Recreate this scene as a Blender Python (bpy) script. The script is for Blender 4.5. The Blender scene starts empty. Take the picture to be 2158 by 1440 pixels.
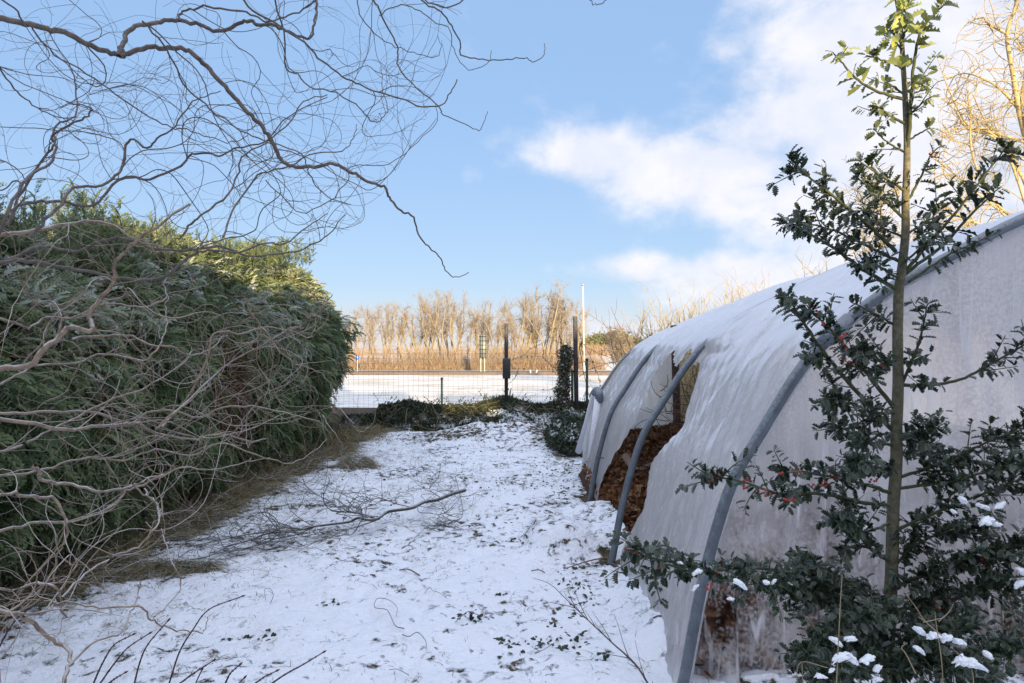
import bpy, math, random
import numpy as np
C = bpy.context.scene
RNG = np.random.default_rng(7)
random.seed(7)
R = math.radians

# ------------------------------------------------------------------ camera, world, sun
F, CX, CY, EYE = 1439.0, 1079.0, 740.0, 1.6
cam = bpy.data.cameras.new('camera'); camo = bpy.data.objects.new('camera', cam)
C.collection.objects.link(camo); C.camera = camo
cam.sensor_width = 36; cam.lens = 36*F/2158; cam.clip_end = 6000; cam.clip_start = 0.05
camo.location = (0, 0, EYE); camo.rotation_euler = (R(90), 0, 0)
cam.shift_y = 20/2158.0
SUN_EL, SUN_AZ = 9.0, 12.0            # behind the camera, to the right
sd = np.array([math.sin(R(SUN_AZ))*math.cos(R(SUN_EL)), -math.cos(R(SUN_AZ))*math.cos(R(SUN_EL)), math.sin(R(SUN_EL))])
sun = bpy.data.lights.new('sun', 'SUN'); suno = bpy.data.objects.new('sun', sun); C.collection.objects.link(suno)
sun.energy = 4.7; sun.angle = R(0.6); sun.color = (1.0, 0.74, 0.36)
from mathutils import Vector
suno.rotation_euler = Vector(sd).to_track_quat('Z', 'Y').to_euler(); suno.location = (8, -8, 8)

w = bpy.data.worlds.new('World'); C.world = w; w.use_nodes = True
C.view_settings.view_transform = 'Standard'; C.view_settings.look = 'None'
C.view_settings.gamma = 1.0; C.view_settings.use_curve_mapping = False
C.view_settings.exposure = 1.23

class NT:
    """small helper to write node trees"""
    def __init__(s, tree): s.t = tree; s.n = tree.nodes; s.l = tree.links
    def new(s, typ, **kw):
        nd = s.n.new(typ)
        for k, v in kw.items(): setattr(nd, k, v)
        return nd
    def put(s, sock, v):
        if isinstance(v, bpy.types.NodeSocket): s.l.new(v, sock)
        elif v is not None: sock.default_value = v
    def math(s, op, a, b=None, c=None, clamp=False):
        nd = s.new('ShaderNodeMath', operation=op, use_clamp=clamp)
        s.put(nd.inputs[0], a); s.put(nd.inputs[1], b) if b is not None else None
        if c is not None: s.put(nd.inputs[2], c)
        return nd.outputs[0]
    def noise(s, vec, scale, detail=4, rough=.55, out='Fac', dist=0.0):
        nd = s.new('ShaderNodeTexNoise'); s.put(nd.inputs['Vector'], vec)
        nd.inputs['Scale'].default_value = scale; nd.inputs['Detail'].default_value = detail
        nd.inputs['Roughness'].default_value = rough; nd.inputs['Distortion'].default_value = dist
        return nd.outputs[out]
    def ramp(s, v, a, b, lo=0.0, hi=1.0, smooth=True):
        nd = s.new('ShaderNodeMapRange'); nd.interpolation_type = 'SMOOTHSTEP' if smooth else 'LINEAR'
        s.put(nd.inputs['Value'], v); s.put(nd.inputs['From Min'], a); s.put(nd.inputs['From Max'], b)
        s.put(nd.inputs['To Min'], lo); s.put(nd.inputs['To Max'], hi)
        return nd.outputs[0]
    def mix(s, f, a, b, mode='MIX'):
        nd = s.new('ShaderNodeMix', data_type='RGBA', blend_type=mode)
        s.put(nd.inputs[0], f); s.put(nd.inputs[6], col(a)); s.put(nd.inputs[7], col(b))
        return nd.outputs[2]
    def mapping(s, vec, scale):
        nd = s.new('ShaderNodeMapping'); s.put(nd.inputs['Vector'], vec); nd.inputs['Scale'].default_value = scale
        return nd.outputs[0]
    def bump(s, h, strength, dist):
        nd = s.new('ShaderNodeBump'); s.put(nd.inputs['Height'], h)
        nd.inputs['Strength'].default_value = strength; nd.inputs['Distance'].default_value = dist
        return nd.outputs[0]
    def attr(s, name, out='Fac'):
        return s.new('ShaderNodeAttribute', attribute_name=name).outputs[out]
def col(c):
    if isinstance(c, tuple) and len(c) == 3: return (*c, 1.0)
    return c

def build_world():
    t = NT(w.node_tree); t.n.clear()
    out = t.new('ShaderNodeOutputWorld'); bg = t.new('ShaderNodeBackground')
    sky = t.new('ShaderNodeTexSky', sky_type='NISHITA'); sky.sun_disc = False
    sky.sun_elevation = R(SUN_EL); sky.sun_rotation = R(180-SUN_AZ)
    sky.air_density = 1.0; sky.dust_density = 0.6; sky.ozone_density = 3.0; sky.altitude = 0
    tc = t.new('ShaderNodeTexCoord').outputs['Generated']
    sep = t.new('ShaderNodeSeparateXYZ'); t.l.new(tc, sep.inputs[0])
    x, y, z = sep.outputs
    az = t.math('ARCTAN2', x, y); el = t.math('ARCSINE', z)
    n1 = t.noise(t.mapping(tc, (1, 1, 1.4)), 7.0, 9, .6, dist=.08)
    n2 = t.noise(t.mapping(tc, (1, 1, 2.0)), 2.3, 4, .55)
    total = None
    # (px, py, rx, ry, weight): heaps of cloud at fixed places on the dome
    for (px, py, rx, ry, wt) in [(1900, 200, 330, 300, 1.35), (1720, 240, 200, 110, 1.15), (1950, 480, 260, 200, 1.15), (1470, 360, 250, 75, 1.3), (1260, 330, 140, 70, 1.15), (1560, 420, 170, 70, .95),
                             (1600, 290, 160, 85, 1.0), (1370, 568, 160, 36, 1.0), (1560, 585, 260, 62, 1.05), (1760, 430, 240, 120, 1.1), (1760, 60, 190, 80, 1.1),
                             (1530, 105, 70, 42, .62), (1245, 240, 50, 45, .5), (1850, 560, 240, 170, .95), (990, 375, 40, 34, .42),
                             (2300, 500, 420, 400, 1.0), (3000, 200, 700, 300, .8), (1300, 700, 800, 45, .5)]:
        a0 = math.atan2(px-CX, F); e0 = math.atan2(CY-py, math.hypot(F, px-CX)); k = math.cos(a0)
        dx = t.math('MULTIPLY', t.math('SUBTRACT', az, a0), F/rx/k)
        dy = t.math('MULTIPLY', t.math('SUBTRACT', el, e0), F/ry/k)
        r2 = t.math('ADD', t.math('MULTIPLY', dx, dx), t.math('MULTIPLY', dy, dy))
        g = t.math('MULTIPLY', t.math('POWER', 2.718, t.math('MULTIPLY', r2, -0.9)), wt)
        total = g if total is None else t.math('MAXIMUM', total, g)
    nz = t.math('ADD', t.math('MULTIPLY', t.math('SUBTRACT', n1, .5), 1.7), t.math('MULTIPLY', t.math('SUBTRACT', n2, .5), .5))
    # unseen cloud added overhead and behind the viewpoint to brighten the shaded snow
    fill_cloud = t.math('MAXIMUM', t.ramp(z, .62, .85), t.ramp(y, .25, -.25)); total = t.math('MAXIMUM', total, t.math('MULTIPLY', fill_cloud, 1.25))
    dens = t.ramp(t.math('ADD', total, nz), .24, 1.0)
    hor = t.ramp(z, 0.0, .42, 1.0, 0.0, False)
    hor2 = t.math('POWER', hor, 2.2)
    skyc = t.mix(.82, sky.outputs[0], t.mix(hor2, SKY_TOP, SKY_HOR))
    warm = t.math('MULTIPLY', t.math('POWER', t.ramp(z, -.02, .1, 1, 0, False), 1.5), .75)
    skyc = t.mix(warm, skyc, SKY_WARM)
    skyc = t.mix(1.0, skyc, (1.0, .94, .92), 'MULTIPLY')
    cl = t.mix(t.ramp(n1, .35, .7), CLOUD_A, CLOUD_B)
    final = t.mix(t.math('MULTIPLY', dens, .93), skyc, cl)
    final = t.mix(fill_cloud, final, t.mix(1.0, final, (1.28, 1.35, 1.42), 'MULTIPLY'))  # the added cloud is made brighter than the visible sky
    t.l.new(final, bg.inputs[0]); bg.inputs[1].default_value = 0.1
    t.l.new(bg.outputs[0], out.inputs[0])
SKY_TOP = (1.6, 2.65, 4.3); SKY_HOR = (2.75, 3.6, 4.5); SKY_WARM = (4.3, 3.9, 3.6)
CLOUD_A = (3.6, 3.75, 4.3); CLOUD_B = (4.5, 4.4, 4.6)
build_world()

# ------------------------------------------------------------------ geometry helpers
def P(px, py, d): return np.array([(px-CX)*d/F, d, EYE-(py-CY)*d/F])
def G(px, py, z=0.0):
    d = (EYE-z)*F/(py-CY); return P(px, py, d)
def px_of(p): return CX+p[0]*F/p[1], CY-(p[2]-EYE)*F/p[1]

def vnoise(x, y, seed=0):
    xi = np.floor(x).astype(np.int64); yi = np.floor(y).astype(np.int64); fx = x-xi; fy = y-yi
    fx = fx*fx*(3-2*fx); fy = fy*fy*(3-2*fy)
    def h(a, b):
        n = (a*374761393 + b*668265263 + seed*974634777) & 0xffffffff
        n = ((n ^ (n >> 13))*1274126177) & 0xffffffff
        return ((n ^ (n >> 16)) & 0xffff)/65535.0
    return (h(xi, yi)*(1-fx)+h(xi+1, yi)*fx)*(1-fy)+(h(xi, yi+1)*(1-fx)+h(xi+1, yi+1)*fx)*fy
def fbm(x, y, oct=4, seed=0, gain=.5):
    s = 0; a = 1; tot = 0
    for i in range(oct):
        s = s+a*vnoise(x*2**i+i*17.3, y*2**i-i*9.1, seed+i); tot += a; a *= gain
    return s/tot

class MB:
    def __init__(s): s.v = []; s.f = []; s.nv = 0; s.at = {}; s.names = set()
    def add(s, verts, faces, **attrs):
        """verts (n,3); faces: list of int arrays (m,k)"""
        verts = np.asarray(verts, dtype=np.float32); n = len(verts)
        for fa in (faces if isinstance(faces, list) else [faces]):
            s.f.append(np.asarray(fa, dtype=np.int64)+s.nv)
        s.v.append(verts); s.nv += n
        for k, v in attrs.items():
            s.at.setdefault(k, {})[len(s.v)-1] = np.broadcast_to(np.asarray(v, dtype=np.float32), (n,))
    def build(s, name, mat, parent=None, smooth=False):
        me = bpy.data.meshes.new(name)
        V = np.concatenate(s.v)
        me.vertices.add(len(V)); me.vertices.foreach_set('co', V.ravel())
        tot = np.concatenate([np.full(len(f), f.shape[1]) for f in s.f]); loops = np.concatenate([f.ravel() for f in s.f])
        me.loops.add(len(loops)); me.loops.foreach_set('vertex_index', loops.astype(np.int32))
        me.polygons.add(len(tot)); st = np.concatenate([[0], np.cumsum(tot)[:-1]])
        me.polygons.foreach_set('loop_start', st.astype(np.int32)); me.polygons.foreach_set('loop_total', tot.astype(np.int32))
        for k, d in s.at.items():
            a = me.attributes.new(k, 'FLOAT', 'POINT')
            a.data.foreach_set('value', np.concatenate([d.get(i, np.zeros(len(v), np.float32)) for i, v in enumerate(s.v)]))
        me.update(calc_edges=True); me.validate()
        if smooth: me.shade_smooth()
        me.materials.append(mat)
        o = bpy.data.objects.new(name, me); C.collection.objects.link(o)
        if parent: o.parent = parent; o.matrix_parent_inverse = parent.matrix_world.inverted() if False else o.matrix_parent_inverse
        return o

def tag(o, label=None, cat=None, group=None, kind=None):
    if label: o['label'] = label
    if cat: o['category'] = cat
    if group: o['group'] = group
    if kind: o['kind'] = kind
    return o
def thing(name, label, cat, group=None, loc=(0, 0, 0)):
    o = bpy.data.objects.new(name, None); C.collection.objects.link(o); o.location = loc
    o.empty_display_size = .1
    return tag(o, label, cat, group)
def copy_tree(o, parent=None):
    c = o.copy(); C.collection.objects.link(c); c.parent = parent
    for ch in [k for k in bpy.data.objects if k.parent == o]: copy_tree(ch, c)
    return c

def catmull(p, k=4):
    p = np.asarray(p, float)
    if len(p) < 3: return p
    q = np.vstack([2*p[0]-p[1], p, 2*p[-1]-p[-2]])
    t = np.linspace(0, 1, k, endpoint=False)[:, None]
    out = []
    a, b, c, d = q[:-3], q[1:-2], q[2:-1], q[3:]
    for i in range(len(a)):
        out.append(.5*((2*b[i])+(-a[i]+c[i])*t+(2*a[i]-5*b[i]+4*c[i]-d[i])*t*t+(-a[i]+3*b[i]-3*c[i]+d[i])*t**3))
    out.append(p[-1:]); return np.vstack(out)
def tube(mb, pts, rad, n=5, ref=(0.11, 1.0, 0.17), cap=False, **at):
    pts = np.asarray(pts, float); k = len(pts)
    if k < 2: return
    rad = np.broadcast_to(np.asarray(rad, float), (k,)) if np.ndim(rad) == 0 else np.interp(np.linspace(0, 1, k), np.linspace(0, 1, len(rad)), rad)
    T = np.gradient(pts, axis=0); T /= np.linalg.norm(T, axis=1)[:, None]+1e-9
    N = np.cross(T, np.asarray(ref)); N /= np.linalg.norm(N, axis=1)[:, None]+1e-9
    B = np.cross(T, N)
    a = np.arange(n)*2*math.pi/n
    V = pts[:, None, :]+rad[:, None, None]*(np.cos(a)[None, :, None]*N[:, None, :]+np.sin(a)[None, :, None]*B[:, None, :])
    i = np.arange(k-1)[:, None]*n; j = np.arange(n)[None, :]; j2 = (j+1) % n
    f = np.stack([i+j, i+j2, i+n+j2, i+n+j], -1).reshape(-1, 4)
    fs = [f]
    if cap: fs += [np.arange(n)[None, ::-1], (np.arange(n)+(k-1)*n)[None]]
    mb.add(V.reshape(-1, 3), fs, **at)
def box(mb, c, s, rz=0.0, bevel=0, **at):
    c = np.array(c, float); s = np.array(s, float)/2
    v = np.array([[x, y, z] for x in (-1, 1) for y in (-1, 1) for z in (-1, 1)], float)*s
    cr, sr = math.cos(rz), math.sin(rz)
    v = np.stack([v[:, 0]*cr-v[:, 1]*sr, v[:, 0]*sr+v[:, 1]*cr, v[:, 2]], -1)+c
    mb.add(v, np.array([[0, 1, 3, 2], [4, 6, 7, 5], [0, 4, 5, 1], [2, 3, 7, 6], [0, 2, 6, 4], [1, 5, 7, 3]]), **at)
def scatter(mb, tv, tf, pos, fwd, up, scale, **attrs):
    """copies of a template (x = length, y = width, z = up) at pos, pointing along fwd"""
    pos = np.asarray(pos, float); N = len(pos)
    if N == 0: return
    f = fwd/(np.linalg.norm(fwd, axis=1)[:, None]+1e-9)
    s = np.cross(up, f); s /= np.linalg.norm(s, axis=1)[:, None]+1e-9
    u = np.cross(f, s); sc = np.broadcast_to(np.asarray(scale, float), (N,))[:, None, None]
    M = np.stack([f, s, u], 1)
    V = (np.einsum('vk,nkj->nvj', tv[:, :3], M)*sc+pos[:, None, :]).reshape(-1, 3)
    nv = len(tv)
    fs = [(fa[None]+(np.arange(N)*nv)[:, None, None]).reshape(-1, fa.shape[1]) for fa in (tf if isinstance(tf, list) else [tf])]
    at = {}
    for k, v in attrs.items():
        v = np.asarray(v, float)
        at[k] = (np.tile(v, N) if v.shape == (nv,) and k == 'edge' else np.repeat(np.broadcast_to(v, (N,)), nv))
    mb.add(V, fs, **at)
def rdir(n, rng=RNG):
    d = rng.normal(size=(n, 3)); return d/np.linalg.norm(d, axis=1)[:, None]

# ------------------------------------------------------------------ materials
def mat(name):
    m = bpy.data.materials.new(name); m.use_nodes = True; t = NT(m.node_tree)
    b = t.n['Principled BSDF']; return m, t, b
def frost_top(t, base, amount=.7, lo=.35, hi=.8, scale=40, snow=(.8, .83, .9)):
    geo = t.new('ShaderNodeNewGeometry'); s = t.new('ShaderNodeSeparateXYZ'); t.l.new(geo.outputs['Normal'], s.inputs[0])
    tc = t.new('ShaderNodeTexCoord').outputs['Object']
    n = t.noise(tc, scale, 3)
    f = t.math('MULTIPLY', t.ramp(t.math('ADD', s.outputs[2], t.math('MULTIPLY', t.math('SUBTRACT', n, .5), 1.2)), lo, hi), amount)
    return t.mix(f, base, snow)
def bark(name, a, b_, scale=30, frost=0.0, rough=.85, bump=.4):
    m, t, b = mat(name); tc = t.new('ShaderNodeTexCoord').outputs['Object']
    n = t.noise(tc, scale, 5, .65); n2 = t.noise(tc, 2.5, 2)
    c = t.mix(t.ramp(n, .35, .65), a, b_)
    c = t.mix(t.math('MULTIPLY', t.ramp(n2, .4, .7), .5), c, tuple(v*.6 for v in a))
    if frost: c = frost_top(t, c, frost)
    t.l.new(c, b.inputs['Base Color']); b.inputs['Roughness'].default_value = rough
    b.inputs['Specular IOR Level'].default_value = .25
    t.l.new(t.bump(n, bump, .004), b.inputs['Normal']); return m
M = {}
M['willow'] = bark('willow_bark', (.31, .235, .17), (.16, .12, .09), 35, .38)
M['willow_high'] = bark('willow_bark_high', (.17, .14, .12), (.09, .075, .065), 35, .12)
M['fallen'] = bark('fallen_bark', (.11, .10, .085), (.055, .05, .042), 40, .35)
M['dark_stem'] = bark('dark_stem', (.07, .035, .035), (.035, .02, .02), 60, .1)
M['brown_stem'] = bark('brown_stem', (.24, .13, .075), (.11, .06, .04), 40, .15)
M['golden_twig'] = bark('golden_twig', (.50, .41, .23), (.33, .26, .15), 30, 0)
M['row_bark'] = bark('row_bark', (.36, .32, .26), (.22, .19, .15), 6, 0, bump=.2)
M['row_twig'] = bark('row_twig', (.35, .30, .25), (.24, .19, .155), 4, 0, bump=0)
M['undergrowth'] = bark('undergrowth_twig', (.38, .29, .22), (.22, .155, .115), 2, 0, bump=0)
M['holly_bark'] = bark('holly_bark', (.19, .175, .115), (.08, .075, .05), 55, .15)
M['holly_twig'] = bark('holly_twig', (.085, .095, .045), (.045, .055, .028), 50, .12)
M['post_wood'] = bark('post_wood', (.16, .12, .09), (.07, .05, .04), 25, 0)
M['dark_post'] = bark('dark_post', (.045, .04, .042), (.02, .018, .02), 14, .1, .6)
M['straw'] = bark('straw', (.34, .27, .17), (.20, .15, .09), 9, .15, bump=0)

def leafmat(name, a, b_, rim=None, trans=.25, rough=.4, frost=.0, brown=None, spec=.4, patch=None):
    m, t, b = mat(name); r = t.attr('rnd')
    c = t.mix(r, a, b_)
    if patch:
        tc = t.new('ShaderNodeTexCoord').outputs['Object']
        c = t.mix(t.math('MULTIPLY', t.ramp(t.noise(tc, patch[0], 3), .42, .68), patch[1]), c, patch[2])
    if brown: c = t.mix(t.attr('brown'), c, brown)
    if rim: c = t.mix(t.math('MULTIPLY', t.ramp(t.attr('edge'), .72, 1.0), .9), c, rim)
    if frost: c = t.mix(t.math('MULTIPLY', t.attr('frost'), frost), c, (.78, .82, .88))
    t.l.new(c, b.inputs['Base Color']); b.inputs['Roughness'].default_value = rough
    b.inputs['Specular IOR Level'].default_value = spec
    tr = t.new('ShaderNodeBsdfTranslucent'); t.l.new(t.mix(1.0, c, (1.1, 1.25, .6), 'MULTIPLY'), tr.inputs[0])
    mx = t.new('ShaderNodeMixShader'); mx.inputs[0].default_value = trans
    t.l.new(b.outputs[0], mx.inputs[1]); t.l.new(tr.outputs[0], mx.inputs[2])
    t.l.new(mx.outputs[0], t.n['Material Output'].inputs[0]); return m
M['hedge'] = leafmat('hedge_foliage', (.065, .10, .05), (.215, .26, .145), trans=.15, rough=.6, frost=.6, brown=(.15, .085, .045), spec=.2)
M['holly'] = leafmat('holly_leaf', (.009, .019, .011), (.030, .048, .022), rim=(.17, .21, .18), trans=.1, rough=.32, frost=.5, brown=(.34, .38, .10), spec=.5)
M['ivy'] = leafmat('ivy_leaf', (.016, .025, .014), (.042, .058, .03), trans=.1, rough=.5, frost=.9, brown=(.16, .12, .08), spec=.3)
M['litter'] = leafmat('leaf_litter', (.23, .10, .05), (.075, .036, .024), trans=.12, rough=.75, brown=(.30, .18, .10), frost=.8, spec=.1)
M['grass'] = leafmat('grass', (.05, .075, .03), (.13, .13, .06), trans=.15, rough=.7, brown=(.25, .19, .11), spec=.1)
M['drygrass'] = leafmat('dry_grass', (.42, .34, .21), (.17, .125, .075), trans=.1, rough=.8, brown=(.09, .10, .045), frost=.7, spec=.1)
M['pine'] = leafmat('pine_foliage', (.10, .12, .07), (.17, .17, .11), trans=.1, rough=.8, spec=.1)

def plain(name, c, rough=.5, metal=0.0, var=.15, scale=20, bump=.1, frost=0.0, spec=.5):
    m, t, b = mat(name); tc = t.new('ShaderNodeTexCoord').outputs['Object']; n = t.noise(tc, scale, 5, .6)
    cc = t.mix(n, tuple(v*(1-var*2) for v in c), tuple(min(1, v*(1+var)) for v in c))
    if frost: cc = frost_top(t, cc, frost, .1, .6, 60)
    t.l.new(cc, b.inputs['Base Color']); b.inputs['Roughness'].default_value = rough; b.inputs['Metallic'].default_value = metal
    b.inputs['Specular IOR Level'].default_value = spec
    t.l.new(t.bump(n, bump, .003), b.inputs['Normal']); return m
M['pvc'] = plain('grey_pvc', (.115, .14, .17), .42, 0, .35, 14, .15, .16)
M['frost_pipe'] = plain('frosted_pipe', (.62, .62, .68), .7, 0, .1, 60, .3, .6)
M['green_metal'] = plain('green_metal', (.02, .09, .055), .4)
M['wire'] = plain('wire', (.13, .14, .12), .5, .3)
M['galv'] = plain('galvanised', (.42, .45, .47), .4, .6)
M['sign_back'] = plain('sign_back', (.30, .33, .34), .5, .3)
M['sign_frame'] = plain('sign_frame', (.05, .06, .065), .5, .3)
M['blue_sign'] = plain('blue_enamel', (.03, .12, .50), .4, var=.05)
M['white_paint'] = plain('white_paint', (.75, .75, .74), .5, var=.04)
M['red_paint'] = plain('red_paint', (.5, .04, .03), .5, var=.05)
M['black_box'] = plain('black_plastic', (.018, .02, .024), .45, var=.1, frost=.1)
M['cardboard_pipe'] = plain('brown_pipe', (.27, .18, .14), .7, var=.2)
M['dull_pipe'] = plain('dull_pipe', (.17, .15, .13), .7, var=.2)
M['berry'] = plain('berry', (.30, .012, .01), .25, var=.2, bump=0)
M['brick'] = plain('brick', (.28, .12, .08), .8, var=.3)
M['tile'] = plain('roof_tile', (.12, .06, .045), .7, var=.2)
M['glass_dark'] = plain('window_glass', (.03, .035, .04), .08, var=.05, bump=0)
M['asphalt'] = plain('asphalt', (.17, .165, .17), .6, var=.2, scale=3)
M['verge'] = plain('verge', (.30, .215, .15), .9, var=.35, scale=4)
def wallmat():
    m, t, b = mat('concrete'); tc = t.new('ShaderNodeTexCoord').outputs['Object']
    n = t.noise(tc, 3, 6, .6); n2 = t.noise(tc, 45, 4, .6)
    c = t.mix(n, (.15, .12, .095), (.27, .23, .19)); c = t.mix(t.ramp(n2, .5, .72), c, (.09, .08, .06))
    t.l.new(c, b.inputs['Base Color']); b.inputs['Roughness'].default_value = .9
    t.l.new(t.bump(n2, .5, .006), b.inputs['Normal']); return m
M['concrete'] = wallmat()
def snowmat():
    m, t, b = mat('snow_clump'); tc = t.new('ShaderNodeTexCoord').outputs['Object']; n = t.noise(tc, 160, 4, .6)
    b.inputs['Base Color'].default_value = (.84, .87, .93, 1); b.inputs['Roughness'].default_value = .7
    b.inputs['Specular IOR Level'].default_value = .2
    t.l.new(t.bump(n, .6, .004), b.inputs['Normal']); return m
M['snow'] = snowmat()
def groundmat():
    m, t, b = mat('snowy_ground'); tc = t.new('ShaderNodeTexCoord').outputs['Object']
    bare = t.attr('bare'); field = t.attr('field')
    n1 = t.noise(tc, 11.0, 8, .68, dist=.3); n2 = t.noise(tc, 1.1, 3, .5); n3 = t.noise(tc, 45, 5, .65); n4 = t.noise(tc, 19, 4, .6)
    thr = t.math('SUBTRACT', .682, t.math('MULTIPLY', bare, .5))
    thr = t.math('SUBTRACT', thr, t.math('MULTIPLY', t.ramp(n2, .42, .66), .10))
    mask = t.ramp(n1, thr, t.math('ADD', thr, .014))
    soil = t.mix(t.ramp(n4, .35, .6), (.035, .045, .022), (.12, .085, .05))
    soil = t.mix(t.ramp(n3, .6, .8), soil, (.16, .14, .07))
    snow = t.mix(n3, (.76, .79, .88), (.85, .87, .93))
    yard = t.mix(mask, snow, soil)
    # open field: thin snow combed with pale grass
    st = t.mapping(tc, (.22, 1.0, 1)); f1 = t.noise(st, 1.6, 8, .72); f2 = t.noise(tc, .16, 3, .5)
    fm = t.math('MULTIPLY', t.ramp(t.math('ADD', f1, t.math('MULTIPLY', t.math('SUBTRACT', f2, .5), .35)), .42, .66), .75)
    fieldc = t.mix(fm, (.84, .82, .80), (.42, .33, .20))
    t.l.new(t.mix(field, yard, fieldc), b.inputs['Base Color'])
    b.inputs['Roughness'].default_value = .75; b.inputs['Specular IOR Level'].default_value = .15
    h = t.math('ADD', t.math('MULTIPLY', t.math('SUBTRACT', 1.0, t.ramp(n1, t.math('SUBTRACT', thr, .05), t.math('ADD', thr, .03))), .55), t.math('MULTIPLY', n3, .10))
    h = t.math('ADD', h, t.math('MULTIPLY', n4, .55))
    t.l.new(t.bump(h, .75, .05), b.inputs['Normal']); return m
M['ground'] = groundmat()
def sheetmat(name, clear=.25, low=0.0, tint=(.66, .64, .68), snowy=1.0, blur=.6, trans=.5):
    m, t, b = mat(name); tc = t.new('ShaderNodeTexCoord').outputs['Object']
    streak = t.noise(t.mapping(tc, (9, 9, 1.1)), 2.2, 5, .6); sp = t.noise(tc, 55, 5, .7); blot = t.noise(tc, 2.4, 4, .6)
    sep = t.new('ShaderNodeSeparateXYZ'); t.l.new(tc, sep.inputs[0])
    geo = t.new('ShaderNodeNewGeometry'); sn = t.new('ShaderNodeSeparateXYZ'); t.l.new(geo.outputs['Normal'], sn.inputs[0])
    nz = t.math('ABSOLUTE', sn.outputs[2])
    c = t.mix(t.math('MULTIPLY', t.ramp(sp, .38, .6), t.ramp(blot, .3, .6)), tint, tuple(v*.78 for v in tint))
    c = t.mix(t.math('MULTIPLY', t.ramp(streak, .52, .72), .6), c, (.80, .81, .85))
    tm = t.ramp(sep.outputs[2], .15, 1.5, clear+low, clear)
    tfac = t.math('MULTIPLY', t.ramp(t.math('ADD', t.math('MULTIPLY', sp, .45), t.math('MULTIPLY', blot, .55)), .62, .36, .25, 1.35), tm)
    tfac = t.math('MULTIPLY', tfac, t.ramp(streak, .5, .7, 1.0, .35))
    if not snowy:   # doubled pleats in the hanging film
        pl = t.noise(t.mapping(tc, (6, 1, .35)), 1.3, 2, .4, dist=.4); pl = t.ramp(t.math('ABSOLUTE', t.math('SUBTRACT', pl, .5)), .0, .022, 1, 0)
        pl = t.math('MULTIPLY', pl, t.ramp(t.noise(tc, 1.6, 2), .42, .6)); c = t.mix(t.math('MULTIPLY', pl, .75), c, (.93, .93, .95)); tfac = t.math('MULTIPLY', tfac, t.math('SUBTRACT', 1.0, t.math('MULTIPLY', pl, .85)))
    diff = t.new('ShaderNodeBsdfPrincipled'); t.l.new(c, diff.inputs['Base Color']); diff.inputs['Roughness'].default_value = .27
    diff.inputs['Specular IOR Level'].default_value = .5
    fine = t.noise(t.mapping(tc, (26, 26, 1.6)), 2.0, 4, .6)
    bm = t.bump(t.math('ADD', t.math('ADD', streak, t.math('MULTIPLY', fine, .35)), t.math('MULTIPLY', sp, .22)), .8, .022); t.l.new(bm, diff.inputs['Normal'])
    tr = t.new('ShaderNodeBsdfTranslucent'); t.l.new(c, tr.inputs[0])
    m1 = t.new('ShaderNodeMixShader'); m1.inputs[0].default_value = trans; t.l.new(diff.outputs[0], m1.inputs[1]); t.l.new(tr.outputs[0], m1.inputs[2])
    tp0 = t.new('ShaderNodeBsdfTransparent'); tp0.inputs[0].default_value = (.95, .95, .96, 1)
    rf = t.new('ShaderNodeBsdfRefraction'); rf.inputs['IOR'].default_value = 1.12; rf.inputs['Roughness'].default_value = .34; rf.inputs['Color'].default_value = (.95, .95, .96, 1)
    tp = t.new('ShaderNodeMixShader'); tp.inputs[0].default_value = blur; t.l.new(tp0.outputs[0], tp.inputs[1]); t.l.new(rf.outputs[0], tp.inputs[2])
    m2 = t.new('ShaderNodeMixShader'); t.l.new(tfac, m2.inputs[0]); t.l.new(m1.outputs[0], m2.inputs[1]); t.l.new(tp.outputs[0], m2.inputs[2])
    last = m2.outputs[0]
    if snowy:
        sk = t.noise(t.mapping(tc, (2.0, 3.6, 2.0)), 1.7, 9, .74, dist=.8)
        f = t.math('MULTIPLY', t.ramp(t.math('ADD', nz, t.math('MULTIPLY', t.math('SUBTRACT', sk, .5), 1.25)), .49, .78), .9)
        sb = t.new('ShaderNodeBsdfPrincipled'); sb.inputs['Base Color'].default_value = (.84, .86, .93, 1); sb.inputs['Roughness'].default_value = .8
        t.l.new(t.bump(t.math('ADD', sk, t.math('MULTIPLY', t.noise(tc, 40, 5, .7), .35)), .7, .04), sb.inputs['Normal'])
        str_ = t.new('ShaderNodeBsdfTranslucent'); str_.inputs[0].default_value = (.7, .72, .8, 1)
        ms = t.new('ShaderNodeMixShader'); ms.inputs[0].default_value = .12; t.l.new(sb.outputs[0], ms.inputs[1]); t.l.new(str_.outputs[0], ms.inputs[2])
        m3 = t.new('ShaderNodeMixShader'); t.l.new(f, m3.inputs[0]); t.l.new(last, m3.inputs[1]); t.l.new(ms.outputs[0], m3.inputs[2]); last = m3.outputs[0]
    t.l.new(last, t.n['Material Output'].inputs[0]); return m
M['sheet'] = sheetmat('polythene_roof', .20, .14, tint=(.94, .935, .955), trans=.5)
M['endsheet'] = sheetmat('polythene_front', .13, .74, tint=(.93, .895, .90), snowy=0, blur=.8, trans=.45)
M['farsheet'] = sheetmat('polythene_back', .42, .1, tint=(.92, .91, .88), snowy=0, blur=.5)

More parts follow.
